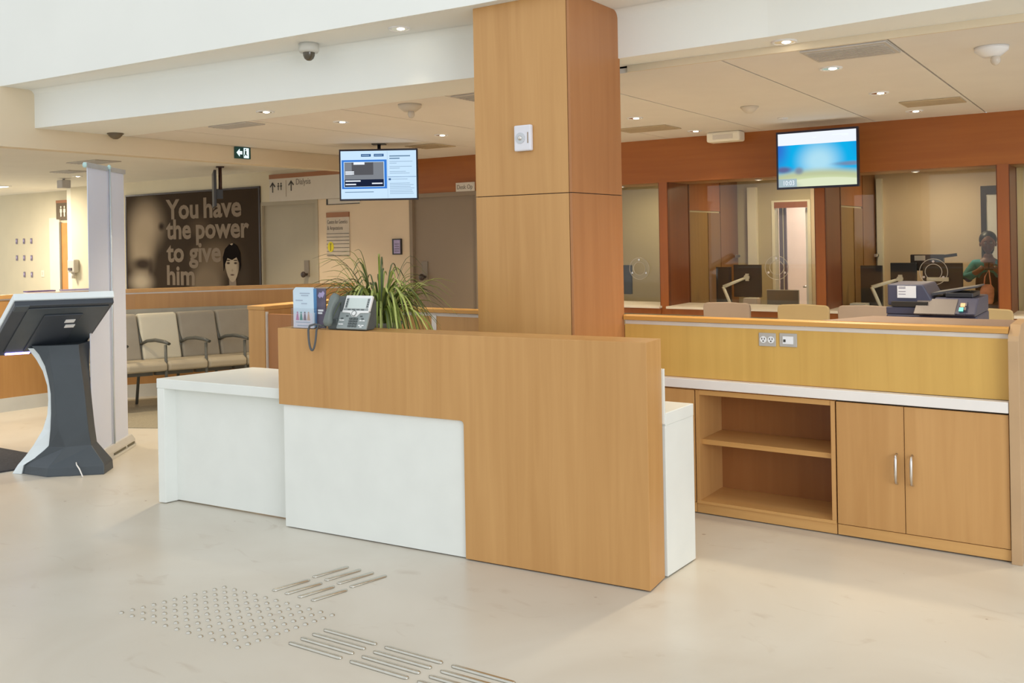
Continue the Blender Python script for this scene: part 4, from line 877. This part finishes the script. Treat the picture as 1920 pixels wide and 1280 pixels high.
sq(T1, X_(.05), X_(.43), Z_(.865), Z_(.85), emis('screen_slate', (.10, .17, .25), 1), 'footer_line', 2); sq(T1, X_(.63), X_(.66), Z_(.62), Z_(.58), SCRT, 'icon', 2)
a = Matrix.Translation((-2.398, 8.45, 2.218))
def arm2(t): MB().box(-.10, .10, .045, .09, -.1, .1).box(-.04, .04, .09, .475, -.03, .03).build('wall_mount', BLACK, t)
T2 = tv('wall_screen', 'blue sky picture screen showing 10:03 in front of the wood header', a, .722, .522, arm2)
wd, ht = .722, .522; L_, T_ = -wd/2+.014, ht/2-.018; W2, H2 = wd-.028, ht-.036
SKY = blobs('landscape_screen', (.005, .42, .80), [(.02, -.02, .26, .24, (.42, .72, .86), .85), (-.36, .12, .16, .30, (.03, .17, .62), .9), (.40, .18, .16, .30, (.01, .30, .72), .9), (0, -.34, .9, .28, (.50, .55, .33), .25), (-.30, -.085, .12, .045, (.12, .14, .30), .8), (-.16, -.10, .06, .05, (.22, .27, .34), .8), (.30, -.055, .22, .03, (.16, .26, .42), .8), (0, -.37, .8, .24, (.58, .66, .38), .15), (.05, -.40, .75, .24, (.72, .78, .55), .06), (-.34, -.24, .24, .08, (.28, .33, .36), .8)], emit=.68)
sq(T2, L_, L_+W2, T_-H2, T_-H2*.22, SKY, 'picture', 0); sq(T2, L_, L_+W2, T_-H2*.22, T_, SCRP, 'title_band', 0)
for f0, f1, z in ((.45, .5, .10), (.70, .90, .075), (.82, .90, .095)): sq(T2, X_(f0), X_(f1), Z_(z+.006), Z_(z-.004), emis('screen_pale_grey', (.62, .70, .80), 1), 'title_line', 2)
sq(T2, X_(.0), X_(.24), Z_(1.0), Z_(.845), emis('screen_clock_grey', (.26, .33, .36), 1), 'clock_box', 1)
text('10:03', .062, MW[T2.name] @ Matrix.Translation((X_(.055), -.006, Z_(.965))) @ Matrix.Rotation(R(90), 4, 'X'), SCRP, T2, 'clock_digits', xs=.80)
# hanging screen seen edge-on in front of the mural
t = thing('hanging_monitor', 'black ceiling-hung monitor seen from its edge before the mural', 'screen', (-9.91, 7.94, ZC), R(53.5))
MB().cyl((0, 0, 0), (0, 0, -.40), .022).box(-.05, .05, -.05, .05, -.015, 0).build('pole', mat('dark_red_brown', (.06, .025, .018), .4), t)
MB().box(-.085, -.05, -.10, .62, -.52, -.05).build('panel', BLACK, t, bevel=.006); MB().box(-.05, .03, -.03, .03, -.42, -.30).build('bracket', BLACK, t)

# ------------------------------------------------------------------ booths behind the glass
def monitor(x0, x1, y, z0, z1, label, grp, base=.762):
    xm = (x0+x1)/2; t = thing('computer_monitor', label, 'monitor', (xm, y, base), 0, grp)
    bx(x0-xm, x1-xm, -.015, .02, z0-base, z1-base).build('casing', BLACK, t, bevel=.004); bx(x0-xm+.012, x1-xm-.012, .02, .023, z0-base+.012, z1-base-.012).build('display', DARKBRN, t)
    zc = (z0+z1)/2-base; return t, xm, zc
for i, (x0, x1, lb) in enumerate(((-5.64, -4.17, 'booth desk beside the column behind glass'), (-4.06, -2.57, 'white booth desk in the middle booth'), (-2.46, -1.03, 'white booth desk in the booth behind the copier'), (-.92, .52, 'white booth desk in the booth outside the frame'))):
    t = thing('booth_desk', lb, 'desk', ((x0+x1)/2, 9.75, 0))
    bx(x0, x1, 9.52, 9.985, .735, .762).build('top', mat('booth_desk_white', (.80, .74, .62), .4), t, world=True, bevel=.003)
    bx(x0+.02, x1-.02, 9.54, 9.56, .02, .735).build('front', CHERRY, t, world=True)
    for s in (x0+.03, x1-.07): bx(s, s+.04, 9.58, 9.98, 0, .735).build('leg', CHERRY, t, world=True)
def armed(t, xm, zc, dx, dz, base_dx):
    a = (dx, -.03, zc+dz); e = (base_dx, -.16, zc-.06); b = (base_dx+.11, -.20, .001)
    MB().cyl((dx, -.014, zc+dz), (dx, -.045, zc+dz), .030, n=16).box(dx-.02, dx+.02, -.02, -.014, zc+dz-.04, zc+dz+.04).build('mount_head', CREAMW, t); MB().tube([a, e], [.014, .020], n=10).build('upper_arm', CREAMW, t); MB().tube([e, b], [.018, .016], n=10).build('lower_arm', CREAMW, t); MB().cyl((b[0], b[1], .001), (b[0], b[1], .012), .035).build('clamp', CREAMW, t)
t, xm, zc = monitor(-5.30, -4.985, 9.9, .875, 1.218, 'black monitor half hidden by the column in the first booth', 'booth monitors'); MB().cyl((0, .0, .0), (0, 0, .15), .02).box(-.08, .08, -.06, .06, 0.001, .01).build('stand', BLACK, t)
t, xm, zc = monitor(-3.92, -3.75, 9.86, .79, 1.20, 'narrow black computer tower screen left in the middle booth', 'booth monitors', .762)
t, xm, zc = monitor(-3.74, -3.43, 9.92, .868, 1.222, 'black monitor on a white arm in the middle booth', 'booth monitors'); armed(t, xm, zc, .0, .04, -.22)
t, xm, zc = monitor(-2.375, -2.165, 9.86, .79, 1.218, 'dark monitor at the left of the booth behind the copier', 'booth monitors', .762)
t, xm, zc = monitor(-2.095, -1.85, 9.90, .885, 1.243, 'dark monitor above the copier on a pale arm', 'booth monitors'); armed(t, xm, zc, -.03, .02, -.27)
t, xm, zc = monitor(-1.80, -1.44, 9.93, .85, 1.24, 'dark monitor behind the speech ring above the copier', 'booth monitors'); MB().cyl((0, .0, .0), (0, 0, .12), .02).box(-.08, .08, -.06, .06, 0, .01).build('stand', BLACK, t); MB().box(-.14, .06, -.05, -.02, .30, .34).build('monitor_light', CREAMW, t, bevel=.006)
t = thing('document_stand', 'dark angled document tray on top of the booth monitors', 'tray', (-1.76, 9.969, .763)); MB().box(-.16, .14, -.012, .08, .40, .56).build('tray', DARKBRN, t, bevel=.006); MB().cyl((-.0, 0, 0), (0, 0, .42), .014).build('stem', BLACK, t); MB().box(-.12, -.02, -.016, -.012, .50, .55).build('label_card', SIGNW, t); bx(.16, .34, -.01, .01, .50, .53).xf(Matrix.Rotation(R(-8), 4, 'Y')).build('pen_arm', DARKBRN, t)
t = thing('laptop', 'grey laptop lid standing open on the middle booth desk', 'laptop', (-3.12, 9.70, .763)); MB().box(-.17, .17, -.0, .22, 0, .015).build('keyboard_base', PRN2, t, bevel=.003); MB().box(-.17, .17, -.03, -.015, .012, .205).build('lid', mat('brown_grey_lid', (.16, .12, .085), .4), t, bevel=.004); MB().box(-.172, .172, -.033, -.030, .200, .207).box(.166, .172, -.033, -.030, .01, .2).build('lid_edge', SIGNW, t)
t = thing('desk_organiser', 'small beige box on the middle booth desk below the monitor', 'box', (-3.45, 9.66, .763)); MB().box(-.075, .075, -.06, .06, 0, .11).build('body', mat('pink_beige_card', (.55, .42, .33), .7), t, bevel=.004); MB().box(-.07, .07, -.055, .055, .11, .114).build('lid', SIGNW, t)
t = thing('filing_box', 'stack of pale files beside the dark monitor behind the copier', 'files', (-2.33, 9.62, .763))
for k in range(3): MB().box(-.09+.005*k, .08-.004*k, -.08, .08, k*.03, k*.03+.028).build('file', SIGNW, t, bevel=.003)
# visitor chairs in front of the glass (backs towards the hall)
def vchair(x, y, m, label, rz=0.):
    t = thing('visitor_chair', label, 'chair', (x, y, 0), rz, 'visitor chairs at the windows')
    n = 8; pr = [(-.215, .62), (.215, .62), (.222, .885)]+[(.222-.035*(1-math.cos(R(a))), .90+.035*math.sin(R(a))) for a in (30, 60, 90)]+[(0, .943)]+[(-.222+.035*(1-math.cos(R(a))), .90+.035*math.sin(R(a))) for a in (90, 60, 30)]+[(-.222, .885)]
    MB().prismY(pr, -.02, .02).build('backrest', m, t, bevel=.008)
    MB().box(-.22, .22, .03, .45, .42, .47).build('seat', m, t, bevel=.015)
    for sx in (-.2, .2):
        MB().tube([(sx, -.0, 0), (sx, .02, .45), (sx, .0, .70)], .012).build('leg', CHROME, t); MB().tube([(sx, .42, 0), (sx, .42, .43)], .012).build('leg', CHROME, t)
vchair(-3.135, 8.12, TAUPEC, 'taupe visitor chair back in front of the middle booth')
vchair(-2.43, 8.08, TANC, 'tan visitor chair back beside the window post under the wall screen')
vchair(-1.93, 8.14, TAUPEC, 'taupe visitor chair mostly hidden by the copier')
vchair(-4.62, 8.10, TAUPEC, 'taupe visitor chair next to the column in front of the first booth')
vchair(-1.05, 8.14, TANC, 'tan visitor chair right of the copier at the last window')
# floor-standing copier behind the counter
x0, x1, yf = -1.218, -.748, 5.60
cp = thing('copier', 'blue-grey floor-standing copier with tilted control panel behind the counter', 'copier', ((x0+x1)/2, 5.85, 0))
bx(x0, x1, yf+.02, 6.10, .03, 1.085).build('body', PRN, cp, world=True, bevel=.01)
for z in (.10, .32, .54): bx(x0+.02, x1-.02, yf+.005, yf+.02, z, z+.20).build('paper_drawer', PRN2, cp, world=True, bevel=.004)
MB().prismX([(yf-.03, 1.085), (yf-.05, 1.10), (yf+.10, 1.178), (6.08, 1.178), (6.08, 1.085)], x0+.245, x1).build('scanner_deck', PRN, cp, world=True, bevel=.008)
MB().prismY([(x0, 1.13), (x0, 1.252), (x0+.19, 1.252), (x0+.255, 1.13)], yf+.06, 6.05).build('feeder', PRN, cp, world=True, bevel=.008)
MB().box(x0, x0+.245, yf+.02, yf+.06, 1.085, 1.125).build('output_lip', PRN, cp, world=True, bevel=.004)
MB().box(x0+.03, x0+.22, yf+.015, yf+.058, 1.128, 1.155).build('output_slot', SHADE, cp, world=True)
bx(x0+.055, x0+.155, yf+.053, yf+.059, 1.175, 1.243).build('instruction_card', PAPER, cp, world=True)
for z in (1.235, 1.228, 1.21, 1.195): bx(x0+.062, x0+.10, yf+.052, yf+.053, z, z+.003).build('print_line', SLATEP, cp, world=True)
MB().prismX([(yf-.058, 1.098), (yf-.048, 1.090), (yf+.085, 1.165), (yf+.078, 1.172)], x0+.16, x0+.37).build('control_panel', PRN2, cp, world=True, bevel=.003)
MB().prismX([(yf-.055, 1.100), (yf-.050, 1.092), (yf+.055, 1.155), (yf+.050, 1.162)], x0+.38, x1-.05).build('key_panel', PRN, cp, world=True)
for k in range(3):
    for r in range(2): MB().prismX([(yf-.035+r*.035, 1.116+r*.020), (yf-.012+r*.035, 1.1295+r*.020), (yf-.016+r*.035, 1.135+r*.020), (yf-.039+r*.035, 1.1215+r*.020)], x0+.387+k*.013, x0+.396+k*.013).build('key', PRN2, cp, world=True)
MB().prismX([(yf-.01, 1.131), (yf+.02, 1.149), (yf+.016, 1.155), (yf-.014, 1.137)], x1-.078, x1-.056).build('start_key', mat('peach_key', (.80, .45, .25), .5), cp, world=True)
MB().prismX([(yf-.045, 1.110), (yf-.015, 1.128), (yf-.019, 1.134), (yf-.049, 1.116)], x1-.082, x1-.060).build('cyan_key', mat('cyan_key', (.15, .62, .62), .5), cp, world=True)
MB().prismY([(x0+.225, 1.185), (x0+.46, 1.235), (x0+.46, 1.243), (x0+.225, 1.200)], yf+.12, 6.0).build('document_tray', mat('dark_grey_plastic', (.055, .055, .065), .45), cp, world=True)
MB().box(x0+.30, x0+.44, yf+.10, 5.98, 1.180, 1.205).build('tray_support', BLACK, cp, world=True, bevel=.004)

# ------------------------------------------------------------------ reflection in the right window, built as a figure behind the glass
def skin(name, verts, edges, radii, m, parent, sub=2, root=0):
    me = bpy.data.meshes.new(name); me.from_pydata([tuple(v) for v in verts], edges, [])
    o = bpy.data.objects.new(name, me); col.objects.link(o); o.parent = parent; me.materials.append(m)
    md = o.modifiers.new('skin', 'SKIN'); md.use_smooth_shade = True
    sv = me.skin_vertices[0].data if me.skin_vertices else None
    if sv is None:
        bm = bmesh.new(); bm.from_mesh(me); bm.verts.layers.skin.verify(); bm.to_mesh(me); bm.free(); sv = me.skin_vertices[0].data
    roots = {0, root} if root is None else {root}
    for i, r in enumerate(radii): sv[i].radius = (r, r) if not isinstance(r, tuple) else r; sv[i].use_root = (i in roots)
    s = o.modifiers.new('subdivision', 'SUBSURF'); s.levels = sub; s.render_levels = sub; MW[o.name] = MW[parent.name].copy(); return o
pe = thing('reflected_person', 'reflection in the right window, built as a figure in teal sleeves and dark vest holding up a phone', 'reflected_person', (-1.25, 10.20, 0), R(8))
# body (skin): neck, head, arms and hands as one surface; facing -Y
V = [(0, 0, .78), (0, 0, .92), (0, -.005, 1.08), (0, 0, 1.22), (0, 0, 1.285), (0, -.012, 1.335),
     (.07, 0, .74), (.075, -.01, .42), (.075, .02, .06), (.075, -.08, .03), (-.07, 0, .74), (-.075, -.01, .42), (-.075, .02, .06), (-.075, -.08, .03),
     (.135, 0, 1.215), (.165, -.06, 1.06), (.075, -.21, 1.165), (.035, -.225, 1.205), (-.135, 0, 1.215), (-.205, -.07, 1.08), (-.085, -.21, 1.165), (-.045, -.225, 1.205)]
Eg = [(0, 1), (1, 2), (2, 3), (3, 4), (4, 5), (0, 6), (6, 7), (7, 8), (8, 9), (0, 10), (10, 11), (11, 12), (12, 13), (3, 14), (14, 15), (15, 16), (16, 17), (3, 18), (18, 19), (19, 20), (20, 21)]
Rd = [(.115, .09), (.105, .085), (.115, .09), (.09, .07), .042, .045, .078, .052, .033, .03, .078, .052, .033, .03, .045, .036, .025, .030, .045, .036, .025, .030]
skin('body', V, Eg, Rd, SKIN, pe)
HD = MB()
rings = []
for k in range(13):
    q = k/12; z = 1.318+.212*q; a = math.sin(math.pi*min(.985, max(.015, q)))**.55; jaw = .72+.28*min(1, q/.45)
    rings.append([Vector((.066*a*jaw*math.cos(2*math.pi*i/20), -.012+.082*a*math.sin(2*math.pi*i/20)*(1.0 if math.sin(2*math.pi*i/20) > 0 else .95), z)) for i in range(20)])
HD.loft(rings, True, True); HD.ball((0, -.094, 1.405), .011, .014, .018); HD.ball((.068, -.005, 1.415), .010, .014, .022); HD.ball((-.068, -.005, 1.415), .010, .014, .022)
HD.build('head', SKIN, pe)
for s in (-1, 1):
    MB().ball((s*.026, -.084, 1.428), .011, .006, .006).build('eye', mat('eye_white', (.6, .58, .55), .3), pe); MB().ball((s*.026, -.090, 1.428), .005, .003, .005).build('pupil', HAIR, pe); MB().box(s*.026-.014, s*.026+.014, -.092, -.084, 1.443, 1.448).build('eyebrow', HAIR, pe)
MB().ball((0, -.086, 1.365), .022, .007, .006).build('mouth', mat('lip_brown', (.20, .06, .05), .5), pe)
HR = MB(); HR.ball((0, .020, 1.462), .080, .092, .086, 20, 13); HR.ball((0, .065, 1.385), .058, .045, .085, 16, 9); HR.build('hair', HAIR, pe)
# clothes
skin('shirt', [(0, 0, .86), (0, -.005, 1.08), (0, 0, 1.205), (0, .005, 1.265), (.115, 0, 1.215), (.165, -.06, 1.06), (.10, -.18, 1.14), (-.115, 0, 1.215), (-.205, -.07, 1.08), (-.11, -.18, 1.14)],
     [(0, 1), (1, 2), (2, 3), (2, 4), (4, 5), (5, 6), (2, 7), (7, 8), (8, 9)], [(.118, .095), (.122, .098), (.10, .082), .052, .060, .050, .036, .060, .050, .036], TEAL, pe)
skin('vest', [(0, 0, .80), (0, 0, .92), (0, -.008, 1.08), (0, -.006, 1.19)], [(0, 1), (1, 2), (2, 3)], [(.132, .108), (.126, .106), (.130, .110), (.095, .092)], DKCLOTH, pe)
for s in (-1, 1):
    k_ = .165 if s > 0 else .205; y_ = -.06 if s > 0 else -.07; zz = 1.06 if s > 0 else 1.08
    skin('cuff', [(s*k_, y_, zz-.005), (s*.15, -.12, 1.10)], [(0, 1)], [.052, .045], BLUEC, pe)
for s in (-1, 1): skin('trouser_leg', [(s*.065, 0, .80), (s*.07, 0, .70), (s*.075, -.01, .42), (s*.075, .02, .08)], [(0, 1), (1, 2), (2, 3)], [.092, .088, .062, .05], DKCLOTH, pe)
for s in (-1, 1): MB().prismX([(-.15, .0), (-.14, .045), (-.02, .075), (.06, .075), (.06, 0)], s*.075-.042, s*.075+.042).build('shoe', BLACK, pe, bevel=.012)
# fingers round the phone
for s in (-1, 1):
    for f in range(4):
        b0 = (s*.038, -.232, 1.188+f*.013); skin('finger', [b0, (s*.030, -.258, b0[2]+.006), (s*.014, -.262, b0[2]+.008), (s*.002, -.256, b0[2]+.006)], [(0, 1), (1, 2), (2, 3)], [.0085, .008, .0075, .0065], SKIN, pe, 1)
    skin('thumb', [(s*.036, -.222, 1.185), (s*.022, -.222, 1.172), (s*.006, -.230, 1.178)], [(0, 1), (1, 2)], [.010, .009, .008], SKIN, pe, 1)
sm = thing('reflected_phone', 'small dark phone of the reflection, held in both hands by the figure', 'phone', MW[pe.name] @ Vector((0, -.243, 1.17))); sm.rotation_euler.z = R(8)
MB().box(-.036, .036, -.004, .004, 0, .075).build('case', BLACK, sm, bevel=.002); MB().box(-.032, .032, .004, .0048, .005, .070).build('screen', DARKBRN, sm)
bg_ = thing('reflected_bag', 'coral patterned cloth bag of the reflection, hanging in front of the figure', 'bag', MW[pe.name] @ Vector((-.015, -.20, .845)), R(8))
MB().loft([[Vector((a*math.cos(2*math.pi*i/14)+o_, .045*math.sin(2*math.pi*i/14), z)) for i in range(14)] for a, o_, z in ((.05, -.01, .0), (.062, -.012, .02), (.066, -.008, .09), (.058, .0, .15), (.035, .0, .185))], True, True).build('bag_body', CORAL, bg_)
MB().tube([(-.03, 0, .17), (-.02, .0, .26), (.015, .01, .33), (.03, 0, .18)], .006).build('strap', CORAL, bg_)
